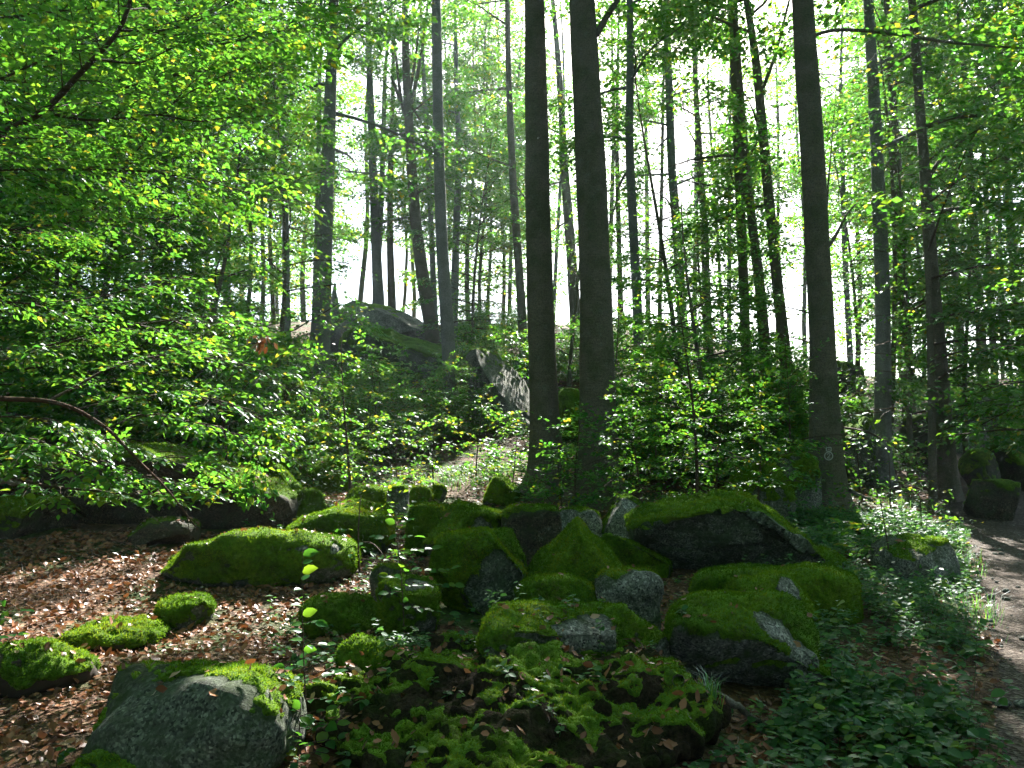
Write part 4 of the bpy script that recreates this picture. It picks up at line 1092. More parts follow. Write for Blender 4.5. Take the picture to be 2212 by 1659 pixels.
for i, (px, d, h, rm, lb) in enumerate(mids):
    sapling(px, 900, d, h, lb, 700 + i, rmax=rm, nl=40, leaf=0.12, c0=0.14, name='beech_tree', sprayL=0.6, step=0.26, stemr=0.05 + 0.003 * h, lean=(0.3 * math.sin(i * 2.3), 0.2))

# ------------------------------------------------------------------ unseen beeches added to block sky light and darken the place
def shade_trees():
    r = np.random.default_rng(555)
    z = np.linspace(0, 22, 12)
    tp = np.stack([0.2 * np.sin(z * 0.3), 0.2 * np.cos(z * 0.25), z], 1)
    V, F, T = tube(tp, np.linspace(0.24, 0.02, 12), 10, True, 0.08, 3)
    tm = mesh_np('trunk', V, [F, T], M['bark'], True)
    O, D, L = crown_branches(tp, 0.28, 1.0, 5.4, 34, r, 5, 1.4, 0.55, 0.06, None)
    P, LD, LN, S = spray_leaves(O, D, L, 0.30, r, 0.45, 14)
    cm = foliage_mesh('crown', P, LD, LN, S, LEAF_TRI, M['leaf'], r, (0, 0, 0))
    O, D, L = crown_branches(tp, 0.04, 0.9, 4.5, 40, r, 5, 1.4, 0.6, 0.06, None)  # low crowns shaped to stop horizon light from behind the camera
    P, LD, LN, S = spray_leaves(O, D, L, 0.32, r, 0.45, 14)
    lm = foliage_mesh('crown', P, LD, LN, S, LEAF_TRI, M['leaf'], r, (0, 0, 0))
    back = [(-12, -9), (-6, -12), (0, -15), (6, -13), (12, -12), (17, -8), (21, -2), (-18, -6), (-21, 1), (-24, 8), (24, 5), (27, 11), (-10, -18), (4, -20), (14, -18), (-16, -14), (9, -5.5), (-7, -6)]
    spots = [(-6.5, 1.5), (-11, 5), (-16, 10), (-3.5, -4.5), (3, -6), (11, 4), (16, 9), (-9, -5), (9, -9), (-1, -11), (-14, -2), (17, 1), (-22, 16), (24, 15), (20, -6), (-7, -14), (-19, 5)]
    for i, (x, y) in enumerate(spots + back):
        g = gh(x, y)
        o = empty('beech_tree', (x, y, g)); o.rotation_euler = (0, 0, r.random() * 6.28); o.scale = (1, 1, 0.9 + 0.25 * r.random())  # added unseen beech that blocks sky light
        tag(o, 'unseen beech added near the viewpoint to block sky light', 'tree', 'added shade beeches around the viewpoint')
        link('trunk', tm, o); c = link('crown', cm if i < len(spots) else lm, o); c['kind'] = 'stuff'
shade_trees()

# ------------------------------------------------------------------ near branches and saplings with leaf objects
_leaf_mesh = []
def leaf_mesh(k):
    if not _leaf_mesh:
        for q in (0.15, 0.3, 0.45, 0.6, 0.75, 0.9):
            _leaf_mesh.append(mesh_np('leaf', LEAF_HI[0], [LEAF_HI[1]], M['leaf'], True, {'rnd': ('FACE', np.full(len(LEAF_HI[1]), q))}))
    return _leaf_mesh[k % 6]
def near_foliage(root, loc, P, D, N, S, r, nobj=300, templ=LEAF_HI, hue=0.0):
    u, v, f = project(P)
    size = np.where((u > -10) & (u < IMG_W + 10) & (v > -10) & (v < IMG_H + 10), S / f, 0)
    order = np.argsort(-size)
    pick = order[:nobj]; rest = order[nobj:]
    Du = unit(D); B = unit(np.cross(N, Du)); N2 = np.cross(Du, B)
    loc = np.asarray(loc)
    for k in pick:
        o = link('leaf', leaf_mesh(int(r.integers(0, 6))), root)
        m = Matrix.Identity(4)
        for i in range(3):
            m[i][0] = Du[k][i] * S[k]; m[i][1] = B[k][i] * S[k]; m[i][2] = N2[k][i] * S[k]; m[i][3] = P[k][i] - loc[i]
        o.matrix_local = m
    if len(rest):
        c = link('foliage', foliage_mesh('foliage', P[rest], D[rest], N[rest], S[rest], templ, M['leaf'], r, loc, hue), root)
        c['kind'] = 'stuff'
def branch_sprays(q, r, every=0.22, L=0.45, t0=0.1, spread=0.9, sub=None, tub=None):
    ln = np.linalg.norm(np.diff(q, axis=0), axis=1).sum()
    ns = max(2, int(ln / every)); O, D, LL = [], [], []
    tl = np.linspace(0, 1, len(q))
    for k in range(ns):
        t = t0 + (1 - t0) * (k + r.random() * 0.6) / ns
        p = np.array([np.interp(t, tl, q[:, j]) for j in range(3)])
        p2 = np.array([np.interp(min(1, t + 0.05), tl, q[:, j]) for j in range(3)])
        ax = unit(p2 - p + 1e-6); sg = 1 if k % 2 else -1
        side = unit(np.cross(np.array([0, 0, 1.0]), ax))
        d = ax * 0.6 + side * sg * spread + np.array([0, 0, -0.06]) + 0.2 * r.normal(size=3) * np.array([1, 1, 0.4])
        d = unit(d)
        if sub:
            sl = sub * (1.1 - 0.7 * t) * (0.6 + 0.7 * r.random())
            if tub is not None: tub.add(np.stack([p, p + d * sl * 0.5 + [0, 0, 0.02], p + d * sl]), [0.006, 0.004, 0.002], 4)
            m = max(1, int(sl / (every * 0.9)))
            for j in range(m):
                w = (j + 0.6) / m; a = (0.8 if j % 2 else -0.8) + 0.3 * r.normal()
                O.append(p + d * sl * w); D.append([d[0] * math.cos(a) - d[1] * math.sin(a), d[0] * math.sin(a) + d[1] * math.cos(a), d[2] - 0.05]); LL.append(L * (0.7 + 0.5 * r.random()))
            O.append(p + d * sl * 0.95); D.append(d); LL.append(L)
        else:
            O.append(p); D.append(d); LL.append(L * (0.7 + 0.5 * r.random()))
    O.append(q[-1]); D.append(unit(q[-1] - q[-2])); LL.append(L)
    return O, D, LL
def near_tree(name, label, foot, trunk_r, height, branches, seed, leaf=0.066, cat='tree', nobj=300, lean=(0, 0), bark='bark', templ=LEAF_MID, stem_px=None):
    """branches: (list of (px,py,depth), w0, w1 in metres, spray length, sub-branch length, leafy?)"""
    r = np.random.default_rng(seed)
    if stem_px is not None:
        pts = np.array([at(*p) for p in stem_px]); g = gh(pts[0][0], pts[0][1]); pts[0][2] = g - 0.1
        pts = smooth_path(pts, 14)
        loc = np.array([pts[0][0], pts[0][1], g])
    else:
        x, y = foot; g = gh(x, y)
        z = np.linspace(0, height, 10)
        pts = np.stack([x + lean[0] * z / height + 0.05 * np.sin(z), y + lean[1] * z / height + 0.05 * np.cos(z), g - 0.1 + z], 1)
        loc = np.array([x, y, g])
    root = empty(name, loc); tag(root, label, cat)
    V, F, T = tube(pts, np.linspace(trunk_r, max(0.004, trunk_r * 0.25), len(pts)), 14, True, 0.06, seed)
    link('trunk' if trunk_r > 0.04 else 'stem', mesh_np('trunk', V - loc, [F, T], M[bark], True), root)
    O, D, L = [], [], []
    tub = Tubes()
    for (bp, w0, w1, sl, sub, leafy) in branches:
        q = np.array([at(*p) for p in bp])
        q = smooth_path(q, max(8, 4 * len(q)))
        V, F, T = tube(q, np.linspace(w0, w1, len(q)), 8, True, 0.15, seed)
        link('branch', mesh_np('branch', V - loc, [F, T], M['red_twig' if seed == 12 and w0 > 0.025 else 'twig'], True), root)
        if leafy:
            o, d, l = branch_sprays(q, r, 0.15, sl, 0.05 if leafy is True else leafy, sub=sub, tub=tub)
            O += o; D += d; L += l
    O, D, L = np.array(O), np.array(D), np.array(L)
    for o_, d_, l_ in zip(O, unit(D), L):
        tub.add(np.stack([o_, o_ + d_ * l_ * 0.5 - [0, 0, 0.02 * l_], o_ + d_ * l_ * 0.95 - [0, 0, 0.13 * l_]]), [0.0028, 0.002, 0.001], 3, cap=False)
    P, LD, LN, S = spray_leaves(O, D, L, leaf, r, 0.30)
    kp = sun_keep(P, r); P, LD, LN, S = P[kp], LD[kp], LN[kp], S[kp]
    near_foliage(root, loc, P, LD, LN, S, r, nobj, templ)
    if tub.n:
        b = link('twigs', tub.mesh('twigs', M['twig'], loc), root); b['kind'] = 'stuff'
    return root
A = 5.6
near_tree('beech_tree', 'beech whose branches reach in from the upper left corner', (-5.2, 5.6), 0.20, 14, [
    ([(-330, 420, A), (-120, 340, A), (0, 290, A), (100, 240, A), (160, 172, A), (212, 118, A), (262, 65, A), (283, 0, A), (300, -120, A)], 0.032, 0.012, 0.42, 0.9, 0.25),
    ([(100, 244, A), (190, 262, A + .1), (300, 252, A + .3), (345, 245, A + .4), (420, 265, A + .5), (500, 252, A + .7), (600, 250, A + .9)], 0.011, 0.004, 0.42, 0.8, True),
    ([(262, 66, A), (350, 68, A + .2), (420, 50, A + .4), (500, 2, A + .6), (570, -40, A + .8)], 0.010, 0.004, 0.42, 0.8, True),
    ([(330, 68, A + .2), (450, 100, A + .4), (530, 85, A + .6), (640, 60, A + .8), (720, 60, A + 1)], 0.008, 0.003, 0.42, 0.8, True),
    ([(215, 130, A), (300, 140, A + .2), (390, 95, A + .5), (450, 90, A + .7)], 0.008, 0.003, 0.42, 0.7, True),
    ([(345, 245, A + .4), (420, 190, A + .6), (490, 172, A + .9), (600, 160, A + 1.3)], 0.007, 0.003, 0.42, 0.8, True),
    ([(-200, 390, A + .6), (0, 366, A + .7), (150, 366, A + .8), (300, 368, A + 1), (420, 385, A + 1.2), (520, 410, A + 1.5), (600, 440, A + 1.8)], 0.014, 0.004, 0.42, 0.8, 0.15),
    ([(-150, 220, A + .5), (0, 172, A + .6), (60, 145, A + .7), (140, 105, A + .8), (260, 75, A + 1.2)], 0.013, 0.004, 0.42, 0.8, True),
    ([(-150, 60, A + 1), (0, 40, A + 1.2), (150, 20, A + 1.4), (330, 10, A + 1.8), (520, -20, A + 2.2)], 0.014, 0.004, 0.45, 1.0, True),
    ([(-150, 520, A + 2), (0, 500, A + 2), (150, 480, A + 2.2), (320, 470, A + 2.4), (450, 480, A + 2.8)], 0.014, 0.004, 0.45, 0.9, True),
    ([(-100, 300, A + 2.4), (100, 240, A + 2.4), (300, 180, A + 2.6), (500, 140, A + 2.8), (660, 130, A + 3)], 0.016, 0.004, 0.45, 1.0, True),
    ([(-100, 120, A + 3), (200, 110, A + 3), (450, 20, A + 3.2), (640, 0, A + 3.4), (780, 20, A + 3.8)], 0.016, 0.004, 0.5, 1.1, True),
], 11)
A = 6.3
near_tree('beech_tree', 'beech with reddish low bough drooping over the huge boulder at left', (-5.6, 6.9), 0.16, 11, [
    ([(-250, 840, A - .6), (0, 862, A - .6), (100, 864, A - .6), (165, 882, A - .6), (240, 930, A - .6), (300, 998, A - .6), (350, 1042, A - .6), (395, 1100, A - .6), (428, 1145, A - .6)], 0.0251, 0.004, 0.35, None, False),
    ([(110, 864, A), (180, 826, A + .2), (240, 790, A + .4), (330, 770, A + .7), (430, 760, A + .9), (540, 790, A + 1), (620, 835, A + 1.1)], 0.012, 0.003, 0.38, 0.55, True),
    ([(235, 925, A), (310, 890, A + .2), (400, 908, A + .4), (470, 920, A + .5), (540, 960, A + .6), (565, 1020, A + .6)], 0.009, 0.003, 0.36, 0.5, True),
    ([(165, 884, A), (260, 860, A + .3), (400, 850, A + .6), (500, 870, A + .8), (590, 920, A + .9)], 0.009, 0.003, 0.38, 0.55, True),
    ([(300, 998, A), (380, 985, A + .2), (450, 1000, A + .3), (500, 1040, A + .4)], 0.007, 0.003, 0.32, 0.35, True),
    ([(10, 1030, A - .4), (100, 1050, A - .3), (200, 1060, A - .3), (300, 1070, A - .2), (400, 1060, A - .1), (440, 1055, A)], 0.010, 0.003, 0.32, 0.35, True),
    ([(-50, 930, A - .3), (80, 950, A - .2), (180, 990, A - .2), (300, 1030, A - .1), (380, 1045, A)], 0.010, 0.003, 0.34, 0.5, True),
    ([(-80, 760, A + .6), (60, 760, A + .8), (200, 720, A + 1), (360, 690, A + 1.3), (500, 700, A + 1.6)], 0.012, 0.003, 0.40, 0.7, True),
    ([(-80, 640, A + .9), (80, 660, A + 1), (220, 640, A + 1.4), (380, 600, A + 1.8)], 0.012, 0.003, 0.40, 0.7, True),
    ([(-60, 900, A + .3), (60, 900, A + .3), (150, 920, A + .4), (260, 960, A + .6)], 0.009, 0.003, 0.34, 0.5, True),
    ([(-80, 1010, A), (40, 1000, A), (130, 1010, A), (210, 1030, A + .1)], 0.009, 0.003, 0.32, 0.4, True),
    ([(332, 1010, A), (322, 1070, A - .05), (318, 1105, A - .05), (340, 1125, A - .1), (366, 1148, A - .1)], 0.005, 0.002, 0.3, None, False),
    ([(402, 1102, A), (408, 1140, A), (405, 1180, A)], 0.004, 0.0015, 0.3, None, False),
    ([(345, 975, A + .1), (400, 976, A + .1), (450, 1000, A + .2)], 0.003, 0.001, 0.3, None, False),
], 12)
B_ = 13.0
near_tree('young_beech', 'crooked young beech in front of the left thicket', None, 0.035, 5, [
    ([(218, 640, B_), (290, 600, B_ + .3), (380, 560, B_ + .6), (470, 540, B_ + 1)], 0.012, 0.003, 0.4, 0.7, True),
    ([(208, 700, B_), (120, 660, B_ + .3), (20, 640, B_ + .5)], 0.012, 0.003, 0.4, 0.7, True),
    ([(200, 760, B_), (300, 750, B_ + .3), (420, 740, B_ + .5), (540, 700, B_ + .8)], 0.012, 0.003, 0.4, 0.7, True),
    ([(232, 580, B_), (150, 520, B_ + .4), (60, 500, B_ + .6)], 0.010, 0.003, 0.4, 0.7, True),
    ([(240, 545, B_), (320, 480, B_ + .4), (420, 450, B_ + .7), (520, 420, B_ + 1)], 0.010, 0.003, 0.4, 0.8, True),
    ([(244, 500, B_), (200, 420, B_ + .2), (120, 400, B_ + .5)], 0.010, 0.003, 0.4, 0.8, True),
    ([(190, 820, B_), (280, 800, B_ + .2), (400, 820, B_ + .4), (480, 815, B_ + .5)], 0.010, 0.003, 0.38, 0.6, True),
], 13, leaf=0.075, cat='young tree', stem_px=[(172, 1000, B_), (182, 880, B_), (196, 760, B_), (214, 650, B_), (236, 570, B_), (246, 480, B_), (250, 330, B_)], nobj=120)

def shoot(label, foot_px, pts_px, d, seed, twigs, leaf, stem_r=0.006, n_leaf_stem=10, flat=0.25):
    """a thin sapling: stem plus short leafy twigs, every leaf an object"""
    r = np.random.default_rng(seed)
    pts = np.array([at(px, py, d) for px, py in pts_px]); g = gh(pts[0][0], pts[0][1]); pts[0][2] = min(pts[0][2], g) - 0.03
    pts = smooth_path(pts, 16); loc = np.array([pts[0][0], pts[0][1], g])
    root = empty('sapling', loc); tag(root, label, 'sapling')
    V, F, T = tube(pts, np.linspace(stem_r, 0.0015, 16), 6, True)
    link('stem', mesh_np('stem', V - loc, [F, T], M['twig'], True), root)
    P, D, N, S = [], [], [], []
    tl = np.linspace(0, 1, 16)
    for k in range(n_leaf_stem):
        t = 0.35 + 0.65 * (k + 0.5) / n_leaf_stem
        p = np.array([np.interp(t, tl, pts[:, j]) for j in range(3)])
        a = r.random() * 6.28
        P.append(p); D.append([math.cos(a), math.sin(a) * 0.7, 0.1 + 0.3 * r.normal()]); N.append(np.array([0, -0.7, 1]) + 0.35 * r.normal(size=3)); S.append(leaf * (0.7 + 0.5 * r.random()))
    for (t, dx, dz, ln, dy) in twigs:
        p = np.array([np.interp(t, tl, pts[:, j]) for j in range(3)])
        d_ = unit(np.array([dx, dy, dz])); q = np.stack([p, p + d_ * ln * 0.5 + [0, 0, 0.01], p + d_ * ln + [0, 0, -0.06 * ln]])
        V, F, T = tube(q, [0.003, 0.002, 0.001], 4, True)
        link('twig', mesh_np('twig', V - loc, [F, T], M['twig'], True), root)
        m = max(3, int(ln / (leaf * 0.55))); side = unit(np.cross([0, 0, 1.0], d_))
        for j in range(m):
            w = (j + 0.7) / m; sg = 1 if j % 2 else -1
            if j == m - 1: sg = 0.1
            P.append(p + d_ * ln * w); D.append(d_ * 0.7 + side * sg * 0.8 + 0.15 * r.normal(size=3)); N.append(np.array([0, -0.35, 1]) + flat * r.normal(size=3)); S.append(leaf * (0.65 + 0.5 * r.random()))
    near_foliage(root, loc, np.array(P), np.array(D), np.array(N), np.array(S), r, 300)
shoot('thin upright sapling with big round leaves right of the grey corner boulder', None, [(662, 1640), (660, 1500), (654, 1380), (652, 1280), (654, 1190)], 4.75, 71,
      [(0.55, 1, 0.1, 0.16, -0.2), (0.45, -1, 0.1, 0.12, -0.2), (0.3, 1, 0.05, 0.22, -0.3), (0.22, -1, 0.1, 0.2, -0.3), (0.38, 0.9, 0.2, 0.18, 0.2), (0.12, 1, 0.1, 0.3, -0.4), (0.08, -0.8, 0.1, 0.2, -0.5), (0.65, 0.8, 0.2, 0.1, -0.3)], 0.085, n_leaf_stem=16)
shoot('leafy sapling with horizontal twigs in front of the tall dome boulder', None, [(875, 1395), (872, 1330), (868, 1260), (860, 1180), (852, 1120)], 6.3, 72,
      [(0.75, 1, 0.1, 0.28, -0.1), (0.6, 1, 0.08, 0.42, -0.2), (0.5, 1, 0.05, 0.45, -0.3), (0.68, -1, 0.1, 0.2, 0), (0.85, -0.9, 0.1, 0.18, 0), (0.85, 1, 0.1, 0.15, 0), (0.35, 0.9, -0.1, 0.4, -0.3), (0.2, 0.3, 0, 0.12, -0.3), (0.45, -0.6, 0, 0.12, -0.3), (0.95, 0.6, 0.2, 0.1, 0), (0.55, -1, 0.1, 0.12, 0.3)], 0.085, n_leaf_stem=8)
shoot('cluster of pale-leaved shoots at the bottom edge beside the grey corner boulder', None, [(640, 1690), (645, 1600), (650, 1520)], 4.3, 73,
      [(0.3, -1, 0.1, 0.22, -0.2), (0.4, 1, 0.1, 0.22, -0.2), (0.6, -1, 0.15, 0.2, -0.1), (0.7, 1, 0.15, 0.22, -0.1), (0.9, -0.7, 0.2, 0.12, 0), (0.2, 1, 0.0, 0.3, -0.3), (0.5, 0.9, 0.1, 0.28, 0.1), (0.85, 0.9, 0.2, 0.15, 0)], 0.085, n_leaf_stem=6)
shoot('small sunlit shoot at the left edge above the moss hummock', None, [(-10, 1400), (0, 1340), (10, 1290)], 5.9, 74,
      [(0.5, 1, 0.1, 0.2, -0.1), (0.8, 1, 0.1, 0.18, 0), (0.9, -0.5, 0.2, 0.1, 0), (0.3, 1, 0.1, 0.25, -0.2)], 0.065, n_leaf_stem=8)
shoot('tiny yellow-green seedling near the bottom left corner', None, [(120, 1655), (125, 1630), (135, 1615)], 4.2, 75, [(0.8, 1, 0.2, 0.06, -0.2)], 0.05, 0.003, n_leaf_stem=4)

# ------------------------------------------------------------------ things on the ground
from mathutils.bvhtree import BVHTree
def bvh_of(lst):
    V, F, n = [], [], 0
    for v, f in lst:
        V.append(v); F.append(np.asarray(f) + n); n += len(v)
    V = np.concatenate(V); F = np.concatenate(F)
    return BVHTree.FromPolygons(V.tolist(), F.tolist())
near_rocks = [g for g, rk in zip(ROCK_GEO, ROCKS) if rk[1] < 16.5]
RB = bvh_of(near_rocks)
def drop(x, y, g=None):
    """ground or rock surface under (x, y): z, normal, on_rock"""
    g = gh(x, y) if g is None else g
    h = RB.ray_cast(Vector((x, y, 6.0)), Vector((0, 0, -1)))
    if h[0] is not None and h[0].z > g: return h[0].z, np.array(h[1]), True
    return g, None, False
def ground_normals(x, y):
    e = 0.06
    gx = (ground_h(x + e, y) - ground_h(x - e, y)) / (2 * e); gy = (ground_h(x, y + e) - ground_h(x, y - e)) / (2 * e)
    return unit(np.stack([-gx, -gy, np.ones_like(gx)], 1))
def scatter(n, y0, y1, dens, r, wide=0.72):
    """random spots inside the view wedge, thinned by dens(x, y)"""
    y = np.sqrt(r.uniform(y0 ** 2, y1 ** 2, n)); x = r.uniform(-wide, wide, n) * y
    k = r.random(n) < dens(x, y)
    return x[k], y[k]
LEAF_DEAD = (np.array([[0, 0, 0.02], [0.3, -0.27, 0.12], [0.35, 0, 0.0], [0.3, 0.27, 0.14], [0.72, -0.22, 0.10], [0.72, 0.20, 0.05], [1, 0, 0.12]]),
             np.array([[0, 1, 2], [0, 2, 3], [1, 4, 2], [2, 5, 3], [2, 4, 6], [2, 6, 5]]))
def litter():
    r = np.random.default_rng(808)
    def dens(x, y):
        p = np.stack([x, y, 0 * x], 1)
        u = x / y
        left = sstep(-0.10, -0.26, u)
        d = 0.25 + 0.75 * left + 0.55 * fbm(p * 0.9 + 5, 3)
        d = d + 0.4 * np.exp(-((u - 0.2) / 0.12) ** 2) * (1 - sstep(5, 7, y))
        return np.clip(d, 0.05, 1) * (path_dist(x, y) > 1.0) * (1 - 0.6 * sstep(9, 18, y))
    x, y = scatter(95000, 3.4, 17, dens, r)
    N = ground_normals(x, y); Z = ground_h(x, y)
    P, NN, keep = [], [], []
    for i in range(len(x)):
        z, nr, on = drop(x[i], y[i], Z[i])
        bank = abs(x[i] - 0.0) < 1.25 and y[i] < 5.6
        if on and (nr[2] < (0.45 if bank else 0.75) or r.random() > (0.45 if bank else 0.14)):
            continue
        P.append((x[i], y[i], z + (0.012 if on else 0.004) + 0.022 * r.random())); NN.append(nr if on else N[i])
    P = np.array(P); NN = np.array(NN)
    n = len(P)
    NN = unit(NN + 0.45 * r.normal(size=(n, 3)))
    a = r.random(n) * 6.28
    D = np.stack([np.cos(a), np.sin(a), 0 * a], 1); D = unit(D - NN * (D * NN).sum(1)[:, None])
    S = 0.030 + 0.055 * r.random(n)
    rv = np.clip(r.beta(1.5, 2.2, n), 0, 1)
    u, v, f = project(P)
    size = np.where((u > 0) & (u < IMG_W) & (v < IMG_H), S / f, 0)
    order = np.argsort(-size); pick, rest = order[:300], order[300:]
    ms = [mesh_np('fallen_leaf', LEAF_DEAD[0], [LEAF_DEAD[1]], M['litter'], True, {'rnd': ('FACE', np.full(6, q))}) for q in (0.1, 0.25, 0.4, 0.55, 0.7, 0.9)]
    B = unit(np.cross(NN, D)); N2 = np.cross(D, B)
    for k in pick:
        o = link('fallen_leaf', ms[int(rv[k] * 5.99)], GROUND)
        m = Matrix.Identity(4)
        for i in range(3):
            m[i][0] = D[k][i] * S[k]; m[i][1] = B[k][i] * S[k]; m[i][2] = N2[k][i] * S[k]; m[i][3] = P[k][i]
        o.matrix_local = m
    near = rest[P[rest, 1] < 9]; far = rest[P[rest, 1] >= 9]
    V1, F1, k1 = leaves_geo(P[near], D[near], NN[near], S[near], LEAF_DEAD)
    V2, F2, k2 = leaves_geo(P[far], D[far], NN[far], S[far] * 1.25, LEAF_LO)
    V = np.concatenate([V1, V2]); F = np.concatenate([F1, F2 + len(V1)])
    o = link('leaf_litter', mesh_np('leaf_litter', V, [F], M['litter'], False, {'rnd': ('FACE', np.concatenate([np.repeat(rv[near], k1), np.repeat(rv[far], k2)]))}))
    tag(o, 'layer of fallen brown beech leaves covering the forest floor', 'fallen leaves', kind='stuff')
litter()

def herbs(name, label, n, y0, y1, dens, hgt, leaf, nleaf, seed, mat='herb', cat='undergrowth', onrock=False):
    r = np.random.default_rng(seed)
    x, y = scatter(n, y0, y1, dens, r)
    Z = ground_h(x, y); NZ = fbm(np.stack([x * 0.9, y * 0.9, 0 * x + seed], 1), 2)
    P, D, N, S = [], [], [], []
    st = Tubes()
    for i in range(len(x)):
        z, nr, on = drop(x[i], y[i], Z[i]) if y[i] < 16 else (Z[i], None, False)
        if on and not (onrock and nr[2] > 0.5 and r.random() < 0.5): continue
        h = hgt * (0.25 + 0.6 * r.random() + 1.5 * max(0.0, NZ[i])); sc = (1 + 0.05 * max(0, y[i] - 8)) * (0.75 + 0.5 * r.random())
        p0 = np.array([x[i], y[i], z]); top = p0 + np.array([0.25 * h * r.normal(), 0.25 * h * r.normal(), h])
        if y[i] < 11: st.add(np.stack([p0 - [0, 0, 0.02], top]), [0.0022, 0.001], 3, cap=False)
        a0 = r.random() * 6.28
        for k in range(nleaf):
            t = 0.35 + 0.65 * (k + 1) / nleaf; a = a0 + k * 2.3
            P.append(p0 + (top - p0) * t); D.append([math.cos(a), math.sin(a), 0.25 * r.normal()]); N.append([0.35 * r.normal(), 0.35 * r.normal(), 1]); S.append(leaf * sc * (0.6 + 0.6 * r.random()))
    P, D, N, S = map(np.array, (P, D, N, S))
    rv = np.clip(0.5 + 0.3 * r.normal(size=len(P)), 0, 1)
    nr_ = P[:, 1] < 6.8
    V1, F1, k1 = leaves_geo(P[nr_], D[nr_], N[nr_], S[nr_], (LEAF_HI[0] * np.array([1, 1.25, 1]), LEAF_HI[1]))
    V2, F2, k2 = leaves_geo(P[~nr_], D[~nr_], N[~nr_], S[~nr_], (LEAF_LO[0] * np.array([1, 1.25, 1]), LEAF_LO[1]))
    V = np.concatenate([V1, V2]); F = np.concatenate([F1, F2 + len(V1)])
    o = link(name, mesh_np(name, V, [F], M[mat], False, {'rnd': ('FACE', np.concatenate([np.repeat(rv[nr_], k1), np.repeat(rv[~nr_], k2)]))}))
    tag(o, label, cat, kind='stuff')
    if st.n:
        s = link('stems', mesh_np('stems', np.concatenate(st.V), [np.concatenate(st.F)], M['herb'], False), o); s['kind'] = 'stuff'
def d_right(x, y):
    u = x / y; p = np.stack([x, y, 0 * x], 1)
    edge = path_dist(x, y)
    e = sstep(0.27, 0.36, u) * (1 - sstep(0.62, 0.66, u)) * sstep(1.05, 1.35, edge)
    return np.clip(e * (0.55 + 1.3 * fbm(p * 1.0, 3)), 0, 1)
herbs('ground_cover', 'green herbs carpeting the strip between boulders and path', 30000, 4.0, 13.5, d_right, 0.17, 0.062, 6, 901)
def d_clear(x, y):
    u = x / y; p = np.stack([x, y, 0 * x], 1)
    return np.clip(0.25 + 0.9 * fbm(p * 0.7 + 3, 3), 0, 1) * (path_dist(x, y) > 1.1) * (1 - 0.85 * ((u > -0.12) & (u < 0.02) & (y < 13.5))) * (1 - 0.8 * (np.hypot(x + 1.3, y - 15.2) < 1.6))
herbs('tall_herbs', 'taller broad-leaved herbs standing above the ground cover beside the path', 7000, 4.6, 13.5, d_right, 0.30, 0.065, 9, 906)
herbs('undergrowth', 'low leafy undergrowth on the slope behind the boulders', 16000, 10.5, 27, d_clear, 0.28, 0.075, 7, 902, 'leaf')
herbs('bank_herbs', 'small herbs and seedlings sprouting on the foreground earth bank', 700, 4.0, 6.6, lambda x, y: 0.6 * (np.abs(x - 0.05) < 1.3), 0.10, 0.05, 6, 907, 'herb', onrock=True)
herbs('forest_weeds', 'scattered small herbs among the mossy boulders', 4000, 4.0, 10.5, lambda x, y: 0.5 * (np.abs(x / y) < 0.36) * (x / y > -0.3), 0.10, 0.05, 5, 903)

def grass(name, label, n, spots, seed, hgt, kind='stuff', cat='grass'):
    r = np.random.default_rng(seed); V = []; rv = []
    hits = [hit(px, py) for px, py, sp in spots]
    for i in range(n):
        q = int(r.integers(0, len(spots))); sp = spots[q][2]; c = hits[q]; x = c[0] + sp * r.normal(); y = c[1] + sp * r.normal()
        if path_dist(np.array([x]), np.array([y]))[0] < 0.95: continue
        z, nr, on = drop(x, y)
        h = hgt * (0.5 + r.random()); a = r.random() * 6.28; w = 0.0022 + 0.0015 * r.random()
        b = np.array([math.cos(a), math.sin(a), 0]); s = np.array([-b[1], b[0], 0]) * w
        p = np.array([x, y, z - 0.01])
        V += [p - s, p + s, p + b * h * 0.25 + [0, 0, h * 0.7] + s * 0.7, p + b * h * 0.25 + [0, 0, h * 0.7] - s * 0.7, p + b * h * (0.6 + 0.3 * r.random()) + [0, 0, h * 0.9]]
        rv += [r.random()] * 2
    m = len(V) // 5; i = np.arange(m) * 5
    o = link(name, mesh_np(name, np.array(V), [np.stack([i, i + 1, i + 2, i + 3], 1), np.stack([i + 3, i + 2, i + 4], 1)], M['herb'], False, {'rnd': ('FACE', np.concatenate([rv[::2], rv[::2]]))}))
    tag(o, label, cat, kind=kind)
grass('grass', 'sunlit grass along the path edge and in the clearing', 2600, [(2060, 1220, .35), (2100, 1330, .3), (2040, 1150, .4), (1960, 1090, .5), (1020, 1030, .5), (1100, 1020, .5), (960, 1045, .4)], 904, 0.18)
grass('grass_tuft', 'single dark green grass tuft below the undercut boulder', 70, [(1535, 1605, .03)], 905, 0.13)

# fallen branches and sticks
def stick(label, pts_px, d, w, seed, name='fallen_branch', mat='dead_wood', lift=0.02):
    P = []
    for (px, py) in pts_px:
        p = hit(px, py) if d is None else at(px, py, d)
        z, nr, on = drop(p[0], p[1])
        P.append([p[0], p[1], (z if d is None else p[2]) + lift])
    q = smooth_path(P, max(6, 4 * len(P))); r = np.random.default_rng(seed)
    q = q + 0.012 * r.normal(size=q.shape)
    loc = q[0].copy()
    V, F, T = tube(q, np.linspace(w, w * 0.45, len(q)), 8, True, 0.25, seed)
    o = link(name, mesh_np(name, V - loc, [F, T], M[mat], True), None, loc); tag(o, label, 'branch')
stick('pale fallen branch slanting behind the shrubs left of the marked trunk', [(1540, 968), (1620, 1000), (1690, 1020), (1735, 1045)], 12.8, 0.035, 1)
stick('fallen branch end lying in the herbs right of the marked trunk', [(1835, 1062), (1870, 1078), (1905, 1095)], 12.4, 0.03, 2)
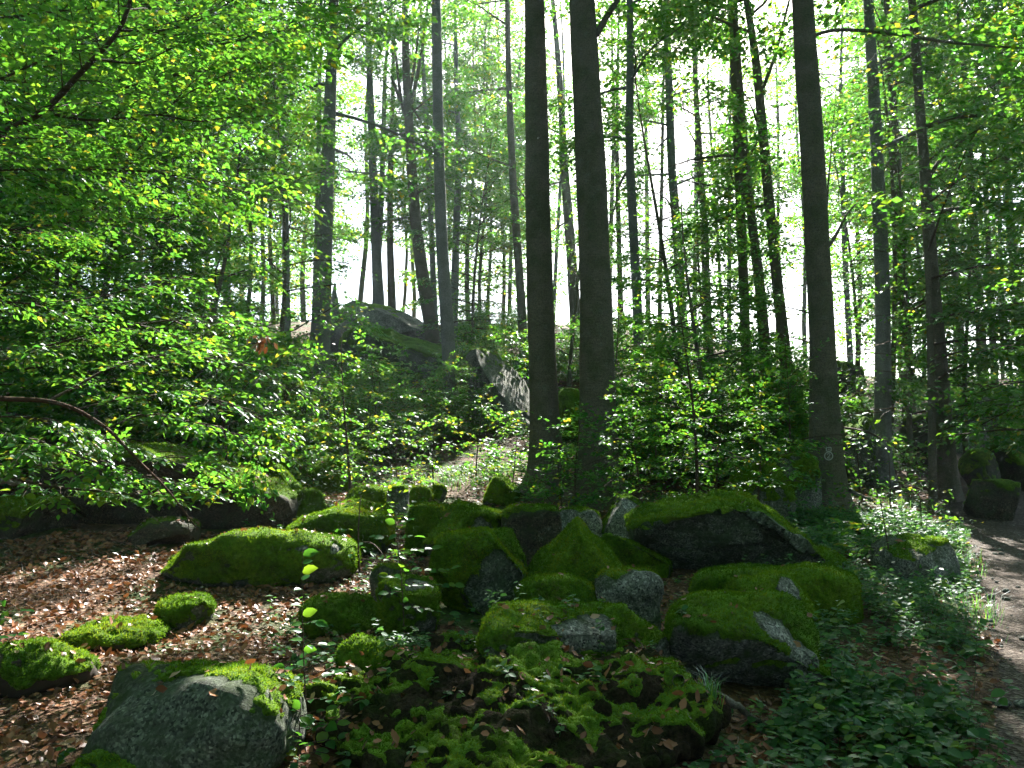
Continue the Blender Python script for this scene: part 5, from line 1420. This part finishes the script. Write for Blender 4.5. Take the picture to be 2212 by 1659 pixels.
stick('rotting piece of branch in the leaves, bottom right of centre', [(1455, 1600), (1540, 1590), (1640, 1570)], None, 0.035, 3)
stick('short stick lying on the path', [(2085, 1105), (2115, 1112)], None, 0.02, 4)
stick('thin white stick poking up near the round-leaved sapling', [(590, 1500), (585, 1470), (560, 1440)], 5.1, 0.006, 5)
stick('thin twig on the leaf litter at far left', [(0, 1180), (40, 1215), (70, 1260)], None, 0.008, 6)
stick('broken bough end at the left edge under the drooping leaves', [(-60, 1032), (10, 1040), (62, 1052)], 8.4, 0.045, 7)
stick('dry twig crossing the top of the grey corner boulder', [(470, 1500), (540, 1485), (600, 1470)], 4.6, 0.004, 8)
stick('dry twig on the leaves left of the grey corner boulder', [(350, 1500), (420, 1510), (470, 1515)], None, 0.005, 9)
stick('twig lying on the slope right of the path-side trunks', [(2030, 1018), (2090, 1010), (2160, 1000)], None, 0.02, 10)
stick('dead branch among the dim boulders at right', [(2060, 870), (2140, 880), (2212, 868)], 25.0, 0.05, 11)

# path stones
def path_stones():
    r = np.random.default_rng(66)
    S, F = ico(1)
    ms = []
    for k in range(4):
        P = S * np.array([1, 0.8, 0.5]) * (1 + 0.25 * fbm(S * 1.3 + k * 9, 2))[:, None]
        ms.append(mesh_np('pebble', P, [F], M['granite'], True))
    n = 0
    while n < 150:
        y = math.sqrt(r.uniform(14, 200)); x = r.uniform(0.45, 0.75) * y
        if path_dist(np.array([x]), np.array([y]))[0] > 1.1: continue
        o = link('pebble', ms[n % 4], PATH)
        s = 0.012 + 0.05 * r.random() ** 3
        o.location = (x, y, gh(x, y) + 0.03 + s * 0.1); o.scale = (s, s, s); o.rotation_euler = (0, 0, r.random() * 6.28)
        n += 1
path_stones()

# hanging bunch of withered leaves
def withered():
    r = np.random.default_rng(17); c = at(566, 735, 8.3)
    root = empty('withered_leaf_bunch', c); tag(root, 'bunch of withered brown leaves hanging in the green at left', 'leaf bunch')
    V, F, T = tube(np.array([[-0.05, 0, 0.35], [-0.02, 0, 0.15], [0, 0, -0.05]]), [0.004, 0.003, 0.002], 5)
    link('twig', mesh_np('twig', V, [F, T], M['twig'], True), root)
    lm = mesh_np('leaf', LEAF_DEAD[0], [LEAF_DEAD[1]], M['litter'], True, {'rnd': ('FACE', np.full(6, 0.35))})
    for k in range(22):
        o = link('leaf', lm, root); s = 0.08 + 0.03 * r.random()
        o.location = (0.05 * r.normal(), 0.05 * r.normal(), 0.15 * r.random() - 0.08); o.scale = (s, s, s)
        o.rotation_euler = (0.5 * r.normal(), 1.2 + 0.4 * r.normal(), r.random() * 6.28)
withered()

# trail mark painted on the right-hand big trunk
def trail_mark():
    tr = [o for o in bpy.data.objects if o.get('label', '').startswith('thick dark trunk with trail mark')][0]
    tk = [c for c in tr.children if c.name.startswith('trunk')][0]
    loc = np.array(tr.location)
    nv = len(tk.data.vertices); co = np.empty(nv * 3, np.float32); tk.data.vertices.foreach_get('co', co)
    V = co.reshape(-1, 3) + loc
    bv = BVHTree.FromPolygons(V.tolist(), [list(p.vertices) for p in tk.data.polygons])
    def put(px, py):
        d = Vector(ray(px, py)).normalized(); h = bv.ray_cast(Vector((0, 0, CAM_Z)), d)
        if h[0] is None: return None
        n = h[1] if h[1].dot(d) < 0 else -h[1]
        return np.array(h[0] + n * 0.006)
    VV, FF = [], []
    def stroke(pts, w, closed=False):
        pts = np.array(pts, float)
        if closed: pts = np.concatenate([pts, pts[:1]])
        t = unit(np.gradient(pts, axis=0)); nrm = np.stack([-t[:, 1], t[:, 0]], 1)
        a = [put(*p) for p in pts + nrm * w / 2]; b = [put(*p) for p in pts - nrm * w / 2]
        for i in range(len(pts) - 1):
            q = [a[i], a[i + 1], b[i + 1], b[i]]
            if any(v is None for v in q): continue
            k = len(VV); VV.extend(q); FF.append([k, k + 1, k + 2, k + 3])
    cx, cy_ = 1790, 985
    th = np.linspace(0, 2 * np.pi, 24, endpoint=False)
    stroke([(cx + 8.5 * math.cos(a), cy_ + 8.5 * math.sin(a)) for a in th], 2.2, True)
    stroke([(cx - 3, cy_ - 3), (cx - 1.5, cy_ - 5), (cx + 1.5, cy_ - 5), (cx + 3, cy_ - 3), (cx + 1.5, cy_), (cx - 1, cy_ + 2.2), (cx - 3, cy_ + 4.6)], 1.6)
    stroke([(cx - 3.4, cy_ + 4.6), (cx, cy_ + 4.6), (cx + 3.6, cy_ + 4.6)], 1.6)
    sy = cy_ - 14.5
    for seg in ([(-5, -4), (5, -4)], [(5, -4), (5, 4)], [(5, 4), (-5, 4)], [(-5, 4), (-5, -4)], [(-2, 0), (2, 0)]):
        (a, b), (c, d) = seg
        stroke([(cx + a, sy + b), (cx + (a + c) / 2, sy + (b + d) / 2), (cx + c, sy + d)], 1.9)
    if VV:
        o = link('trail_mark', mesh_np('trail_mark', np.array(VV) - loc, [np.array(FF)], M['paint']), tr)
        o['label'] = 'white painted ring with a 2 and a small square above'
trail_mark()

# ------------------------------------------------------------------ haze
def haze():
    import bmesh
    bm = bmesh.new(); bmesh.ops.create_cube(bm, size=1.0)
    me = bpy.data.meshes.new('haze'); bm.to_mesh(me); bm.free()
    o = link('haze', me); tag(o, 'thin bluish morning haze between the trees', 'haze', kind='stuff')
    o.scale = (1200, 330, 80); o.location = (0, 110, 10)
    m, nt = new_mat('haze'); N = NT(nt)
    v = N.n('ShaderNodeVolumePrincipled', Density=HAZE, Anisotropy=0.45)
    v.inputs['Color'].default_value = (0.72, 0.88, 1.0, 1)
    out = nt.nodes.new('ShaderNodeOutputMaterial'); nt.links.new(v.outputs[0], out.inputs['Volume'])
    me.materials.append(m)
HAZE = 0.00055
# things that only their place tells apart: say which one from the left
ORD = ['leftmost', 'second from left', 'third from left', 'fourth from left', 'fifth from left', 'sixth from left', 'seventh from left', 'eighth from left', 'ninth from left', 'tenth from left']
def ordinal(k, n):
    if k == n - 1: return 'rightmost'
    if k < 10: return ORD[k]
    j = n - 1 - k
    if j <= 9: return ORD[j].replace('left', 'right')
    q = k + 1
    return '%d%s from left' % (q, 'th' if 10 < q % 100 < 14 else {1: 'st', 2: 'nd', 3: 'rd'}.get(q % 10, 'th'))
SHORT = {'far slender trunks, left': 'of the slender backlit trunks far back left of the outcrop', 'far slender trunks, centre': 'of the slender backlit trunks on the central skyline',
         'far slender trunks, right': 'of the slender backlit trunks right of the sun glow', 'thicket below the outcrop': 'young beech of the thicket between outcrop and clearing',
         'thicket right of the central pair': 'young beech of the thicket right of the central pair', 'thicket at left': 'young beech of the dark thicket behind the huge boulder',
         'thicket above the path': 'young beech among the shaded rocks above the path', 'shrubs below the ridge': 'low young beech on the slope below the ridge'}
for g_, txt in SHORT.items():
    obs = [o for o in COL.objects if o.get('group') == g_ and o.parent is None]
    obs.sort(key=lambda o: o.location.x / o.location.y)
    for k_, o in enumerate(obs): o['label'] = ordinal(k_, len(obs)) + ' ' + txt
haze()
